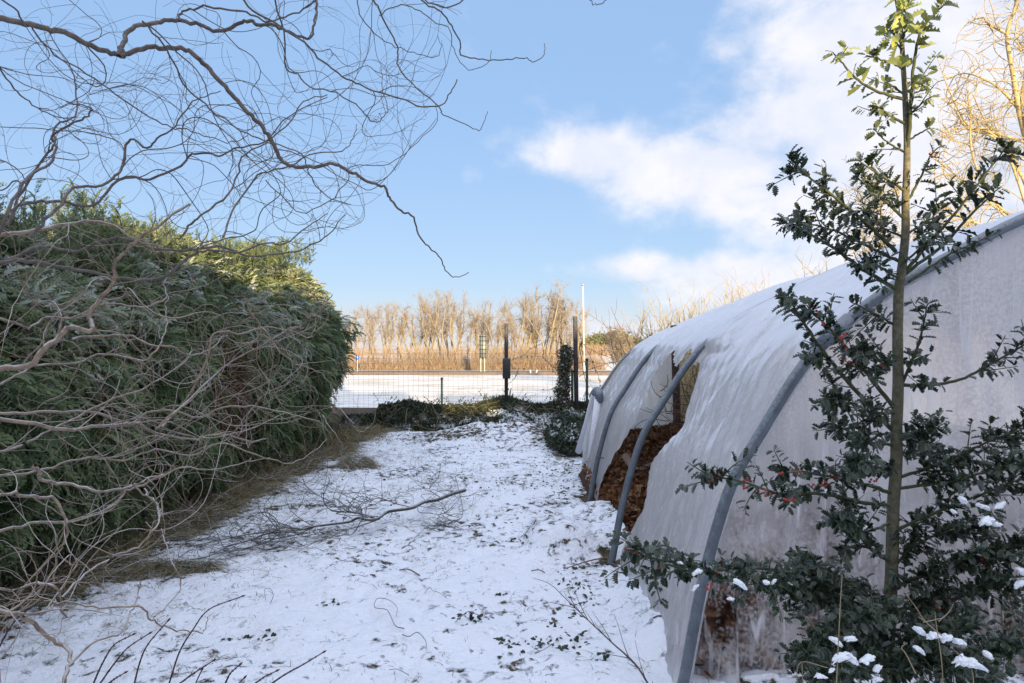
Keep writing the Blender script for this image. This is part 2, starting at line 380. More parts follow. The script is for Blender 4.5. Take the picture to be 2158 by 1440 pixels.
# ------------------------------------------------------------------ the ground, one sheet to the horizon
def edge_x(y):   # where the snow gives way to the dry strip at the foot of the hedge
    return -3.32+.06*(y-4.6)
_pr = np.random.default_rng(99)
PRINTS = [(_x, _y, _pr.uniform(.055, .085), _pr.uniform(.02, .045)) for _x, _y in zip(_pr.uniform(-1.6, .5, 44), _pr.uniform(3.4, 11.5, 44))]
def ground_h(x, y):
    near = np.clip((13.2-y)/.5, 0, 1)*np.clip((y+2)/1, 0, 1)*np.clip((9-np.abs(x))/2, 0, 1)
    h = (fbm(x*1.3, y*1.3, 3, 3)-.5)*.10+(fbm(x*5, y*5, 3, 5)-.5)*.060+(fbm(x*17, y*17, 2, 8)-.5)*.026
    lump = fbm(x*9, y*9, 2, 12)
    h = h+np.where(lump > .7, -(lump-.7)*.10, 0)
    # snow-covered flap lying at the tunnel's side
    fl = np.clip((x-.18-.12*np.sin(y*3))/.14, 0, 1)*np.clip((.97-x)/.05, 0, 1)*np.clip((y-5.22)/.14, 0, 1)*np.clip((7.1-y)/.7, 0, 1)
    h = h+fl*.16*(1+.25*np.sin(x*9+y*3))
    for (fx, fy, r, dp) in [(.69, 5.78, .085, .10), (.66, 5.52, .06, .06), (.28, 5.5, .07, .05), (-.35, 7.1, .1, .03), (.2, 4.2, .09, .03), (-.9, 4.1, .1, .03)]+PRINTS:
        h = h-dp*np.exp(-((x-fx)**2+((y-fy)*.8)**2)/r**2)
    # bank against the near side of the tunnel, and the rise below the wall
    h = h+.13*np.exp(-((x-.86)/.14)**2)*np.clip((4.9-y)/.4, 0, 1)*np.clip((y-3.4)/.5, 0, 1)-.03*np.exp(-((x-.86)/.3)**2)*np.clip((3.7-y)/.3, 0, 1)
    h = h+.38*np.exp(-((x+.15)/.85)**2)*np.clip((y-11.3)/1.7, 0, 1)**2
    h = h+.12*np.clip((y-11.5)/1.5, 0, 1)
    h = h-.04*np.clip((edge_x(y)+.1-x)/.3, 0, 1)
    return h*near+(1-near)*np.where(y > 13.5, (fbm(x*.25, y*.25, 3, 4)-.5)*.10*np.clip((y-14)/6, 0, 1), 0)
def gz(x, y): return float(ground_h(np.array([float(x)]), np.array([float(y)]))[0])
def build_ground():
    def out(a, n, end): return list(a+(end-a)*(np.linspace(0, 1, n)[1:])**3.2)
    xs = np.array([-v for v in out(5.2, 26, 1900)][::-1]+list(np.arange(-5.2, 3.0, .034))+out(3.0, 34, 1900))
    ys = np.array([-v for v in out(-1.9, 14, 900)][::-1]+list(np.arange(1.9, 6.5, .026))+list(np.arange(6.5, 13.5, .045))+out(13.5, 90, 2600))
    X, Y = np.meshgrid(xs, ys); Z = ground_h(X, Y)
    V = np.stack([X, Y, Z], -1).reshape(-1, 3); nx, ny = len(xs), len(ys)
    i = np.arange(ny-1)[:, None]*nx; j = np.arange(nx-1)[None]
    f = np.stack([i+j, i+j+1, i+nx+j+1, i+nx+j], -1).reshape(-1, 4)
    x, y = V[:, 0], V[:, 1]
    e = edge_x(y)+(fbm(x*2, y*2, 3, 21)-.5)*.9
    bare = np.clip((e-x)/.5, 0, 1)**1.2
    for (cx, cy, rx, ry, a) in [(-2.6, 4.95, .55, .16, .42), (-2.0, 5.7, .8, .25, .12), (-2.2, 7.0, .7, .25, .22), (-2.3, 9.3, .8, .5, .2), (-.6, 9.5, 1.4, 2.2, .075),
                                (-.9, 12.3, 2.5, .7, .2), (.75, 10.2, .3, 2.2, .2), (.9, 5.13, .3, .07, .45), (.83, 7.3, .08, .6, .5), (-2.2, 3.6, .9, .3, .07), (.3, 3.7, .5, .5, .06),
                                (-3.6, 8, .7, 6, .9), (3.6, 6.5, 1.9, 3, .9), (-1.6, 6.3, 1.2, .5, .14), (-1.4, 5.6, 1.2, .35, .14)]:
        bare = np.maximum(bare, a*np.exp(-((x-cx)/rx)**2-((y-cy)/ry)**2)*1.3)
    field = np.clip((y-13.55)/.1, 0, 1)
    mb = MB(); mb.add(V, f, bare=np.clip(bare, 0, 1), field=field)
    tag(mb.build('ground', M['ground'], smooth=True), kind='structure')
build_ground()
mb = MB(); box(mb, (0, 51.2, .012), (900, 6.5, .05)); tag(mb.build('road', M['asphalt']), kind='structure')
mb = MB()
xs = np.linspace(-300, 300, 900); yy = [44.9, 45.6, 47.2, 47.9]; hh = np.array([0, .20, .21, 0])
Vv = np.array([[x, y, h*(1+.5*(fbm(np.array([x*.9]), np.array([y*.9]), 2, 2)[0]-.5))-.02+.0*h] for y, h in zip(yy, hh) for x in xs])
i = np.arange(3)[:, None]*900; j = np.arange(899)[None]
mb.add(Vv, np.stack([i+j, i+j+1, i+900+j+1, i+900+j], -1).reshape(-1, 4)); tag(mb.build('verge', M['verge']), kind='structure')

# ------------------------------------------------------------------ templates
def leaf_template(spines=4, width=.24, fold=.35, spike=.09, curl=.12):
    """holly leaf: x along the midrib 0..1"""
    n = spines*2+1; ts = np.linspace(0.0, 1, n+1)
    mid = np.stack([ts, 0*ts, -curl*ts**2+.0*ts], -1)
    sides = []
    for sgn in (1, -1):
        pts = []
        for k, t_ in enumerate(ts):
            wdt = width*math.sin(math.pi*min(1, max(0, t_*.96+.03)))**.75
            if k % 2 == 1 and 0 < k < n: wdt += spike; dx = .035; up = .06
            else: wdt *= .80; dx = 0; up = 0
            if k == n: wdt = 0.0
            if k == 0: wdt = .015
            pts.append([t_+dx, sgn*wdt, -curl*t_**2+fold*wdt+up])
        sides.append(pts)
    V = np.vstack([mid, sides[0], sides[1]]); m = n+1; a = np.arange(n)
    f = np.concatenate([np.stack([a, a+1, m+a+1, m+a], -1), np.stack([a, 2*m+a, 2*m+a+1, a+1], -1)])
    e = np.concatenate([np.zeros(m), np.ones(2*m)])
    return V, f, e
HL = [leaf_template(4), leaf_template(5, .22, .5, .11, .2), leaf_template(3, .27, .3, .07, .05), leaf_template(3, .22, .15, .02, .25)]
def ivy_template():
    pts = np.array([[0, 0], [.02, .28], [.28, .48], [.38, .24], [.72, .30], [1, 0], [.72, -.30], [.38, -.24], [.28, -.48], [.02, -.28]])
    V = np.vstack([[[.35, 0, .0]], np.column_stack([pts, -.12*np.abs(pts[:, 1])-.1*pts[:, 0]**2])])
    a = np.arange(10); f = np.stack([0*a, 1+a, 1+(a+1) % 10], -1); return V, f
IV = ivy_template()
def spray_template(pairs=7, seed=0):
    rg = np.random.default_rng(seed); V = []; Fc = []
    ts = np.linspace(.06, .95, pairs)
    def dz(t): return .10*t-.50*t*t
    # axis ribbon
    V += [[0, -.012, 0], [0, .012, 0], [1, 0, dz(1)]]; Fc.append([0, 1, 2])
    for t_ in ts:
        L = .44*(1-t_)**.6*rg.uniform(.8, 1.15)+.1
        for sg in (1, -1):
            b = len(V); a = rg.uniform(.6, .85)
            dx, dy = math.cos(a)*L, sg*math.sin(a)*L; wv = .04
            V += [[t_-wv, 0, dz(t_)], [t_+wv, 0, dz(t_)], [t_+dx*.6+.03, dy*.55, dz(t_)+.03], [t_+dx, dy, dz(t_)-.07-.1*L]]
            Fc += [[b, b+1, b+2], [b, b+2, b+3]]
    return np.array(V), np.array(Fc)
SP = [spray_template(6, s) for s in range(3)]

# ------------------------------------------------------------------ conifer hedge on the left
def hedge_face(z, y):
    prof = np.interp(z, [0, .25, .6, 1.5, 2.1, 2.6, 3.0, 3.3], [-3.5, -3.28, -3.15, -2.97, -2.95, -3.15, -3.5, -4.15])
    return prof
def hedge_pts(n, rng, inset=(0, .3)):
    y = rng.uniform(2.3, 12.75, n); s = rng.uniform(0, 1, n)
    # s runs up the face and over the top
    L = np.array([0, .25, .6, 1.5, 2.1, 2.6, 3.0, 3.3]); kx = hedge_face(L, 0); kx = np.append(kx, [-4.6, -5.2]); L = np.append(L, [3.34, 3.2])
    seg = np.concatenate([[0], np.cumsum(np.hypot(np.diff(kx), np.diff(L)))]); seg /= seg[-1]
    x = np.interp(s, seg, kx); z = np.interp(s, seg, L)
    ds = .01; tx = np.interp(s+ds, seg, kx)-np.interp(s-ds, seg, kx); tz = np.interp(s+ds, seg, L)-np.interp(s-ds, seg, L)
    nn = np.stack([tz, 0*tz, -tx], -1); nn /= np.linalg.norm(nn, axis=1)[:, None]+1e-9
    # rounded far end
    endk = np.clip((y-11.3)/1.45, 0, 1); ang = endk*math.pi/2*.95
    yc = 11.3; rad = np.clip(x+5.0, .1, 3)
    isend = y > yc
    xe = -5.0+rad*np.cos(ang)**.8; ye = yc+np.sin(ang)*1.25
    x2 = np.where(isend, xe, x); y2 = np.where(isend, ye, y)
    nn2 = nn.copy(); nn2[:, 0] = np.where(isend, nn[:, 0]*np.cos(ang), nn[:, 0]); nn2[:, 1] = np.where(isend, np.sin(ang)*np.abs(nn[:, 0])+.0, 0)
    nn2 /= np.linalg.norm(nn2, axis=1)[:, None]+1e-9
    top = np.interp(y2, [3, 5, 6.2, 8, 10, 11.8, 13], [2.3, 2.48, 2.6, 2.70, 2.86, 3.28, 3.1])/3.32
    z2 = z*top
    lump = (fbm(y2*1.4+z2*.2, z2*1.1, 2, 31)-.5)*.62+(fbm(y2*4.5, z2*3.5, 2, 33)-.5)*.42
    depth = rng.uniform(*inset, n)
    pos = np.stack([x2, y2, z2], -1)+nn2*(lump-depth)[:, None]
    pos[:, 2] = np.maximum(pos[:, 2], .03)
    return pos, nn2, depth, s
def build_hedge():
    root = thing('conifer_hedge', 'tall dark green feathery conifer hedge dusted with snow on the left', 'hedge')
    rng = np.random.default_rng(11); mb = MB(); N = 68000
    pos, nn, depth, s = hedge_pts(N, rng, (-.03, .30))
    vis = pos[:, 1]*.95+1.9 > -pos[:, 0]; vis &= (fbm(pos[:, 1]*6, pos[:, 2]*5, 2, 41) > .33)
    pos, nn, depth = pos[vis], nn[vis], depth[vis]; n = len(pos)
    fwd = nn*.75+rdir(n, rng)*.62+np.array([.0, .1, -.18]); fwd[:, 2] += np.clip((pos[:, 2]-2.6)*.9, -.25, .7)
    up = nn*.25+np.array([0, 0, 1.0])+rdir(n, rng)*.35
    d = np.hypot(pos[:, 1]-7.3, (pos[:, 2]-1.15)*1.0); brown = np.clip(1.25-d/.55, 0, 1)*(rng.random(n) < .85)
    brown = np.maximum(brown, (rng.random(n) < .03)*.7); brown = np.maximum(brown, np.clip((.35-pos[:, 2])/.3, 0, 1)*(rng.random(n) < .5)*.8)
    fr = np.clip((fbm(pos[:, 1]*3, pos[:, 2]*6, 3, 51)-.47)*6, 0, 1)*np.clip((pos[:, 2]-1.0)/1.2, 0, 1)*(rng.random(n) < .6)
    fr = fr*(.3+.7*rng.random(n))
    sc = rng.uniform(.10, .20, n)
    for k in range(3):
        m_ = np.arange(n) % 3 == k
        scatter(mb, SP[k][0], SP[k][1], pos[m_], fwd[m_], up[m_], sc[m_], rnd=rng.random(m_.sum()), brown=brown[m_], frost=fr[m_])
    # shoots standing above the top
    m2 = 520; y = rng.uniform(3.6, 12.3, m2); x = -3.55-rng.random(m2)*.9; z = np.interp(y, [3, 5, 6.2, 8, 10, 11.8, 13], [2.3, 2.48, 2.6, 2.70, 2.86, 3.28, 3.1])-.1
    for k in range(m2):
        hgt = rng.uniform(.1, .42)*(1.15 if y[k] < 6.5 else .9); nb = int(hgt/.045)+2
        base = np.array([x[k], y[k], z[k]]); lean = np.array([rng.normal(0, .2), rng.normal(0, .2), 1.0])
        pp = base+lean*np.linspace(0, hgt, nb)[:, None]
        scatter(mb, SP[0][0], SP[0][1], pp, rdir(nb, rng)*.7+np.array([0, 0, .9]), rdir(nb, rng), rng.uniform(.07, .12), rnd=rng.random(nb), brown=0, frost=.0)
    mb.build('foliage', M['hedge'], root)
    # solid core added to block light, dark colour standing for the shaded interior
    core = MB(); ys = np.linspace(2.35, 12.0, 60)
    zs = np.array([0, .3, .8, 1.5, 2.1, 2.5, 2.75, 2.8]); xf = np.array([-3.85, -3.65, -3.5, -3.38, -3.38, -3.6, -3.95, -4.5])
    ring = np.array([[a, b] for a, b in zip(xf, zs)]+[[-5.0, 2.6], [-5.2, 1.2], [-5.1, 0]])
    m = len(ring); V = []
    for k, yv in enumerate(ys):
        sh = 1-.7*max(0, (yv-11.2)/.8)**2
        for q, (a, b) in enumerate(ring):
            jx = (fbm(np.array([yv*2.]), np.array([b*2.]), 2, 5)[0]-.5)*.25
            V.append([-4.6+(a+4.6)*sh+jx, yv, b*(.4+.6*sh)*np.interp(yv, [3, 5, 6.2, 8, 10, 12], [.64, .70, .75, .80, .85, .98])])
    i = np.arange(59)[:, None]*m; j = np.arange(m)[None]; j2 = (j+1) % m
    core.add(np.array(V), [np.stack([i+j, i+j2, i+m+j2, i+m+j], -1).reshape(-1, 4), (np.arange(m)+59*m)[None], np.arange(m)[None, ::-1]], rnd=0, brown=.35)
    core.build('shade_core', M['hedge_core'], root)
    st = MB()
    for k in range(260):   # bare brown twigs in the thin patch and at the foot
        if k < 150: c = np.array([-2.95, 7.3+rng.normal(0, .35), 1.15+rng.normal(0, .33)])
        else: c = np.array([-3.3, rng.uniform(4.2, 12), rng.uniform(.1, .6)])
        dvec = np.array([rng.uniform(-.1, .5), rng.normal(0, .6), rng.normal(0, .7)])
        L = rng.uniform(.15, .45); q = np.array([c+dvec*L*t_+rdir(1, rng)[0]*.02 for t_ in np.linspace(0, 1, 6)])
        tube(st, q, [.005, .0015], 3)
    st.build('twigs', M['brown_stem'], root)
M['hedge_core'] = leafmat('hedge_shade_core', (.02, .03, .014), (.035, .04, .02), trans=0, rough=.9, brown=(.035, .028, .018), spec=.0)  # near-black colour carries the shade deep in the hedge
build_hedge()

# ------------------------------------------------------------------ twisting branches
def wander(start, d0, L, step=.03, sig=9.0, corr=.12, pull=1.4, rng=RNG, keep=None, aniso=(.45, 1.0, .45), zmin=None):
    p = np.array(start, float); d0 = np.asarray(d0, float)/np.linalg.norm(d0); d = d0.copy(); om = rng.normal(size=3)*sig*np.array(aniso)
    pts = [p.copy()]; a = math.exp(-step/corr); b = math.sqrt(1-a*a)*sig; ani = np.array(aniso)
    for _ in range(int(L/step)):
        om = om*a+rng.normal(size=3)*b*ani
        d = d+np.cross(om, d)*step+(d0-d)*pull*step
        d /= np.linalg.norm(d)+1e-9; p = p+d*step
        if zmin is not None and p[2] < zmin(p): p[2] = zmin(p); d[2] = abs(d[2])*.2
        if keep is not None and not keep(p): break
        pts.append(p.copy())
    return np.array(pts)

# main limbs followed through the air: (list of (px, py), depth start, depth end, radius px start, end)
UP = [
 ([(-90, 30), (0, 38), (50, 50), (100, 62), (135, 68), (170, 85), (215, 105), (250, 118), (270, 112), (310, 100), (345, 100), (390, 105), (420, 125), (450, 155), (475, 185), (500, 215), (530, 245), (555, 270), (575, 300), (590, 330), (610, 350), (640, 352), (680, 350), (700, 345), (730, 358), (755, 370), (780, 385), (800, 390), (815, 402), (820, 415), (830, 430), (850, 448), (868, 455), (877, 478), (890, 510), (915, 530), (932, 552), (942, 572), (960, 585), (988, 574)], 2.2, 2.9, 9, 1.0),
 ([(250, 118), (258, 95), (268, 70), (285, 55), (320, 50), (355, 42), (380, 45), (420, 52), (440, 62), (480, 62), (510, 48), (530, 45), (545, 53), (580, 55), (610, 68), (640, 80), (655, 78), (662, 50), (665, 20), (672, -25)], 2.3, 2.7, 7, 2.6),
 ([(378, 44), (378, 32), (400, 18), (440, 14), (490, 22), (530, 30), (560, 45), (600, 35), (640, 20), (680, -15)], 2.4, 2.6, 3.4, 2),
 ([(-20, -20), (30, 20), (50, 45), (80, 75), (130, 125), (200, 165), (260, 210), (330, 255), (370, 270), (400, 275), (440, 290), (490, 300), (522, 286)], 2.0, 2.6, 2.8, 1.2),
 ([(300, 45), (340, 90), (360, 120), (385, 175), (420, 210), (470, 250), (520, 280), (565, 300), (600, 310), (640, 330), (650, 360), (665, 390), (700, 420), (740, 432)], 2.3, 2.8, 2.8, 1.2),
 ([(500, -20), (520, 10), (560, 40), (640, 90), (680, 130), (720, 160), (760, 180), (810, 200), (845, 208), (890, 226), (930, 222), (950, 195), (963, 168)], 2.3, 2.9, 3.2, 1.6),
 ([(785, -20), (790, 5), (805, 35), (830, 80), (838, 110), (838, 135), (860, 170), (895, 200), (925, 225), (935, 242), (980, 262), (1010, 275), (1020, 258), (1028, 235)], 2.4, 2.9, 2.8, .8),
 ([(870, -20), (895, 5), (930, 25), (950, 55), (968, 85), (973, 115), (1000, 124), (1040, 127), (1080, 125), (1110, 123), (1125, 133), (1145, 115), (1148, 92)], 2.4, 2.8, 2.6, .9),
 ([(800, 34), (820, 18), (845, 12), (885, 25), (910, 45), (950, 64), (953, 95), (970, 130), (995, 147), (1030, 130), (1035, 107)], 2.4, 2.7, 1.7, .8),
 ([(880, -10), (910, 8), (950, 14), (985, -8)], 2.4, 2.4, 2.2, 1.8),
 ([(1235, -6), (1250, 8), (1265, 10), (1280, -4)], 2.5, 2.5, 1.4, 1.2),
 ([(570, -30), (600, 70), (602, 142), (628, 158), (655, 185), (695, 192), (750, 220), (772, 244), (792, 258), (810, 245), (816, 225), (805, 180), (803, 140)], 2.4, 2.9, 2.6, .9),
 ([(757, -20), (758, 30), (790, 70), (835, 100), (870, 110), (910, 122), (930, 105), (922, 75)], 2.5, 2.8, 1.7, .8),
 ([(-40, 480), (15, 475), (30, 440), (70, 425), (130, 423), (180, 435), (215, 418), (245, 383), (275, 372), (315, 378), (380, 350), (400, 330), (425, 322), (470, 326), (500, 310), (560, 300), (612, 255), (640, 215), (690, 200)], 2.4, 3.0, 5, 1.3),
 ([(60, 500), (95, 465), (130, 430), (155, 396), (215, 390), (250, 365), (263, 330), (275, 295), (310, 312), (330, 292), (370, 265), (400, 220), (425, 205), (465, 192)], 2.3, 2.9, 5, 1.2),
 ([(-10, 520), (20, 440), (60, 375), (105, 345), (118, 310), (112, 290), (155, 258), (185, 245), (192, 228), (170, 222), (140, 215)], 2.2, 2.5, 5, 1.3),
 ([(20, 470), (50, 400), (95, 330), (115, 305), (118, 265), (160, 245), (160, 190), (150, 150), (100, 60)], 2.5, 2.9, 4, 1.3),
 ([(380, 500), (405, 470), (430, 450), (480, 410), (500, 370), (510, 330), (560, 300), (610, 245), (690, 205)], 2.6, 3.0, 3.4, 1.2),
 ([(470, 500), (490, 445), (530, 390), (550, 365), (610, 350), (665, 322), (720, 318), (745, 290), (752, 262)], 2.6, 3.1, 3.0, 1),
 ([(-30, 60), (0, 140), (30, 185), (60, 215), (100, 240), (155, 255)], 2.2, 2.6, 2.8, 1.4),
 ([(190, 200), (300, 168), (340, 170)], 2.4, 2.6, 1.2, .8),
 ([(560, 380), (600, 420), (635, 450), (690, 425), (735, 380), (740, 350), (820, 345), (880, 300), (920, 255), (918, 220)], 2.7, 3.1, 1.7, .8),
 ([(680, 350), (760, 395), (800, 390), (850, 330), (920, 250)], 2.7, 3, 1.4, .7),
 ([(1, 556), (90, 520), (160, 530), (250, 500), (330, 525), (400, 528), (470, 520), (520, 540), (580, 535), (620, 530), (665, 512), (700, 488), (728, 452)], 2.6, 3.2, 5, 1.2),
 ([(-40, 560), (0, 553), (60, 550), (120, 562), (180, 572), (240, 585), (300, 590), (350, 583), (400, 540), (440, 528), (500, 532), (560, 512), (600, 514), (650, 478), (690, 450)], 2.3, 3.0, 6, 1.2),
]
LOW = [
 ([(-60, 785), (0, 775), (60, 770), (95, 735), (120, 715), (150, 690), (188, 700), (196, 688), (190, 670), (200, 640), (225, 615), (240, 590), (240, 560), (265, 530), (290, 505), (330, 480), (400, 430)], 2.3, 2.6, 9, 3),
 ([(-60, 492), (0, 495), (50, 490), (100, 480), (180, 467), (240, 475), (290, 510), (340, 520)], 2.3, 2.8, 7, 2),
 ([(-60, 880), (0, 885), (60, 890), (120, 905), (180, 903), (250, 895), (290, 893), (330, 912), (400, 925), (470, 915), (520, 930), (560, 925)], 2.2, 3.0, 6.5, 1.4),
 ([(-60, 868), (30, 872), (130, 868), (200, 870), (270, 893), (310, 872), (360, 866), (420, 880), (470, 860), (530, 855), (600, 870), (660, 885), (690, 905), (700, 930)], 2.4, 3.2, 4.5, 1.0),
 ([(150, 715), (230, 707), (280, 710), (320, 728), (360, 730), (400, 748), (440, 738), (470, 712), (480, 700)], 2.5, 2.9, 4, 1.5),
 ([(340, 900), (370, 870), (415, 805), (440, 740), (450, 705), (480, 698), (510, 705), (560, 690), (620, 700), (650, 712), (664, 690), (668, 660), (692, 636), (700, 620)], 2.6, 3.1, 3.4, 1.1),
 ([(330, 905), (380, 860), (470, 775), (530, 740), (600, 700), (620, 688), (640, 692)], 2.6, 3.1, 3.2, 1.1),
 ([(516, 620), (525, 650), (545, 680), (560, 700), (590, 740), (620, 765), (660, 780), (690, 800), (705, 835), (703, 870), (720, 860)], 2.7, 3.1, 2.4, .9),
 ([(-40, 660), (30, 680), (60, 690), (100, 670), (150, 672), (195, 650), (240, 640), (300, 648), (350, 630), (345, 600), (360, 570)], 2.4, 2.8, 4, 1.5),
 ([(-40, 830), (20, 800), (80, 770), (160, 765), (220, 745), (300, 760), (335, 730), (350, 690), (348, 650), (355, 625)], 2.3, 2.8, 3.8, 1.4),
 ([(-40, 960), (40, 940), (110, 905), (180, 870), (240, 840), (300, 820), (380, 770), (410, 735)], 2.2, 2.9, 4, 1.3),
 ([(75, 980), (82, 1000), (95, 1015), (150, 1022), (210, 1038), (260, 1030), (300, 1015), (345, 1000)], 1.7, 2.1, 5.5, 2),
 ([(-40, 1060), (20, 1040), (60, 1045), (110, 1050), (135, 1085), (142, 1110), (135, 1145), (120, 1170), (115, 1230)], 1.8, 2.2, 5, 2.2),
 ([(-40, 1125), (30, 1112), (90, 1100), (150, 1100), (210, 1080), (250, 1055), (275, 1030), (330, 1010), (385, 985), (450, 990), (520, 975), (570, 965)], 2.2, 2.9, 4.5, 1.1),
 ([(-60, 1285), (0, 1288), (50, 1300), (80, 1325), (110, 1350), (140, 1370), (147, 1398), (135, 1440), (125, 1500)], 1.6, 1.7, 6.5, 5),
 ([(50, 1300), (90, 1290), (120, 1275), (160, 1271), (210, 1280), (290, 1277), (310, 1298), (330, 1315), (370, 1328), (400, 1330), (425, 1333), (437, 1318), (437, 1300)], 1.6, 2.1, 4, 1.1),
 ([(145, 1402), (190, 1360), (250, 1335), (275, 1290), (290, 1250), (298, 1222)], 1.65, 2.0, 3.4, 1.3),
 ([(130, 1260), (180, 1210), (240, 1172), (290, 1150), (328, 1110), (336, 1080), (330, 1062), (312, 1045), (305, 1030)], 1.7, 2.2, 3.4, 2),
 ([(-20, 1240), (30, 1243), (65, 1230), (110, 1235), (130, 1262), (128, 1285), (140, 1300)], 1.7, 1.8, 4.0, 3),
 ([(325, 1300), (345, 1285), (380, 1240), (368, 1200), (350, 1140), (340, 1115)], 1.9, 2.3, 2.2, 1.2),
 ([(280, 1020), (310, 1045), (330, 1065), (337, 1085), (310, 1120)], 2, 2.1, 2.6, 1.6),
 ([(-40, 1010), (40, 1000), (110, 985), (190, 965), (260, 970), (330, 950), (400, 960), (460, 935), (520, 950), (600, 975), (650, 960), (690, 925)], 2.3, 3.1, 3.6, 1.0),
 ([(680, 875), (700, 905), (718, 935), (722, 970), (735, 990), (720, 1010)], 3.0, 3.1, 1.3, .8),
 ([(718, 862), (740, 890), (752, 905), (770, 908), (788, 890), (792, 868)], 3.0, 3.1, 1.3, .8),
]
def keep_up(p):
    if p[1] < 1.5: return False
    x, y = px_of(p)
    return x < np.interp(y, [-60, 100, 250, 330, 450, 520, 560, 620], [1000, 960, 900, 850, 800, 700, 640, 520]) and y < 620
def keep_low(p):
    if p[1] < 1.5 or p[2] < .05: return False
    x, y = px_of(p)
    return x < np.interp(y, [380, 480, 640, 800, 900, 1000, 1060, 1150, 1250, 1440], [450, 620, 705, 720, 735, 660, 470, 330, 300, 200]) and y > 400
def limb_path(pl, d0, d1):
    pl = np.array(pl, float); s = np.concatenate([[0], np.cumsum(np.hypot(*np.diff(pl, axis=0).T))]); s /= s[-1]
    dep = d0+(d1-d0)*s+.06*np.sin(s*9+pl[0, 0])
    return np.array([P(a, b, c) for (a, b), c in zip(pl, dep)]), dep
def build_willow(name, label, spec, trunk, keep, matr, n1, n2, n3, seed, l1, frontmat):
    root = thing(name, label, 'tree', loc=(0, 0, 0)); rng = np.random.default_rng(seed)
    tk = MB(); tp = catmull(trunk[0], 5); tube(tk, tp, trunk[1], 10)
    limbs = MB(); twigs = MB(); base = []
    for (pl, d0, d1, r0, r1) in spec:
        r0, r1 = r0*.72, r1*.8; q, dep = limb_path(pl, d0, d1); q = catmull(q, 4)
        q[1:-1] += rng.normal(size=(len(q)-2, 3))*.0025
        rr = [r0*d0/F, (r0*.62+r1*.38)*(d0+d1)/2/F, r1*d1/F]
        tube(limbs, q, rr, 7 if r0 > 3 else 5)
        base.append((q, r0*d0/F, r1*d1/F))
        if pl[0][0] <= -30:     # runs back to the trunk beyond the picture
            e = q[0]; j = tp[np.argmin(np.abs(tp[:, 2]-(e[2]-.35)))]
            mid = (e+j)/2+np.array([0, 0, .08]); tube(limbs, catmull([j, mid, e], 6), [r0*d0/F*2.0, r0*d0/F], 7)
    def grow(src, count, lrange, r0r, depth_jit):
        res = []
        wts = np.array([np.linalg.norm(np.diff(s[0], axis=0), axis=1).sum() for s in src]); wts /= wts.sum()
        for _ in range(count):
            s = src[rng.choice(len(src), p=wts)]; q = s[0]
            if len(q) < 4: continue
            k = rng.integers(1, len(q)-1); tg = q[min(k+2, len(q)-1)]-q[k-1]; tg /= np.linalg.norm(tg)+1e-9
            rad = s[1]+(s[2]-s[1])*k/len(q)
            sd_ = rng.choice([-1, 1]); a = rng.uniform(.4, 1.25)*sd_
            ca, sa = math.cos(a), math.sin(a); dv = np.array([tg[0]*ca-tg[2]*sa, tg[1]+rng.normal(0, depth_jit), tg[0]*sa+tg[2]*ca])
            dv[0] += .12; dv = dv+np.array([0, 0, rng.normal(0, .25)])
            L = rng.uniform(*lrange); w_ = wander(q[k], dv, L, .028, rng.uniform(7, 11.5), .09, 1.2, rng, keep)
            if len(w_) < 6: continue
            r_ = min(rad*.62, rng.uniform(*r0r)*.72); res.append((w_, r_, r_*.3))
            tube(twigs, w_, [r_, r_*.7, max(r_*.28, .0006)], 4)
        return res
    g1 = grow(base, n1, l1, (.0022, .0042), .22)
    g2 = grow(g1+base, n2, (.2, .75), (.0014, .0026), .3)
    g3 = grow(g2+g1, n3, (.08, .32), (.0010, .0017), .4)
    tk.build('trunk', matr, root, True); limbs.build('branches', matr, root, True); twigs.build('twigs', frontmat, root, True)
    return root
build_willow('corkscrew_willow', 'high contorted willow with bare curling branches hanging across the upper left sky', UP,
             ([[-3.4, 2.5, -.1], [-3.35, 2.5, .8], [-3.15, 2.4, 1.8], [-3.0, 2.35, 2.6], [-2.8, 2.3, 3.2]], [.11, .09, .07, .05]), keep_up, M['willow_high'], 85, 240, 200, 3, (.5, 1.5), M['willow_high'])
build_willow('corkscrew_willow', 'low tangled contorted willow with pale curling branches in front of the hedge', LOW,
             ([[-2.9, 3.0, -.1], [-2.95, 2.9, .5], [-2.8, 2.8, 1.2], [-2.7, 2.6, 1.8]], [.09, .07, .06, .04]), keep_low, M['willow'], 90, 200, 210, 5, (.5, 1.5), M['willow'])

# ------------------------------------------------------------------ polytunnel
PX = np.array([[.79, -.12], [.825, 0], [.917, .48], [1.05, .94], [1.19, 1.19], [1.45, 1.59], [1.79, 1.88], [2.08, 2.04], [2.47, 2.24], [3.0, 2.44], [3.6, 2.52]])
prof = catmull(np.vstack([PX, np.array([[7.2-a, b] for a, b in PX[-2::-1]])]), 8)
pl_ = np.concatenate([[0], np.cumsum(np.hypot(*np.diff(prof, axis=0).T))]); pl_ /= pl_[-1]
Y0, Y1, Y2, Y3 = 3.29, 5.1, 7.25, 8.75
def kz(y): return np.interp(y, [3.29, 5.1, 7.25, 8.75], [1, .975, .955, .92])
def hoop(t_, y):
    x = np.interp(t_, pl_, prof[:, 0]); z = np.interp(t_, pl_, prof[:, 1]); k = kz(y)
    z = z*(1-(1-k)*np.clip((z-.8)/1.4, 0, 1)); return x-np.interp(y, [3.29, 4.2, 5.1, 6.2, 7.25], [0, .05, .085, .05, 0]), z
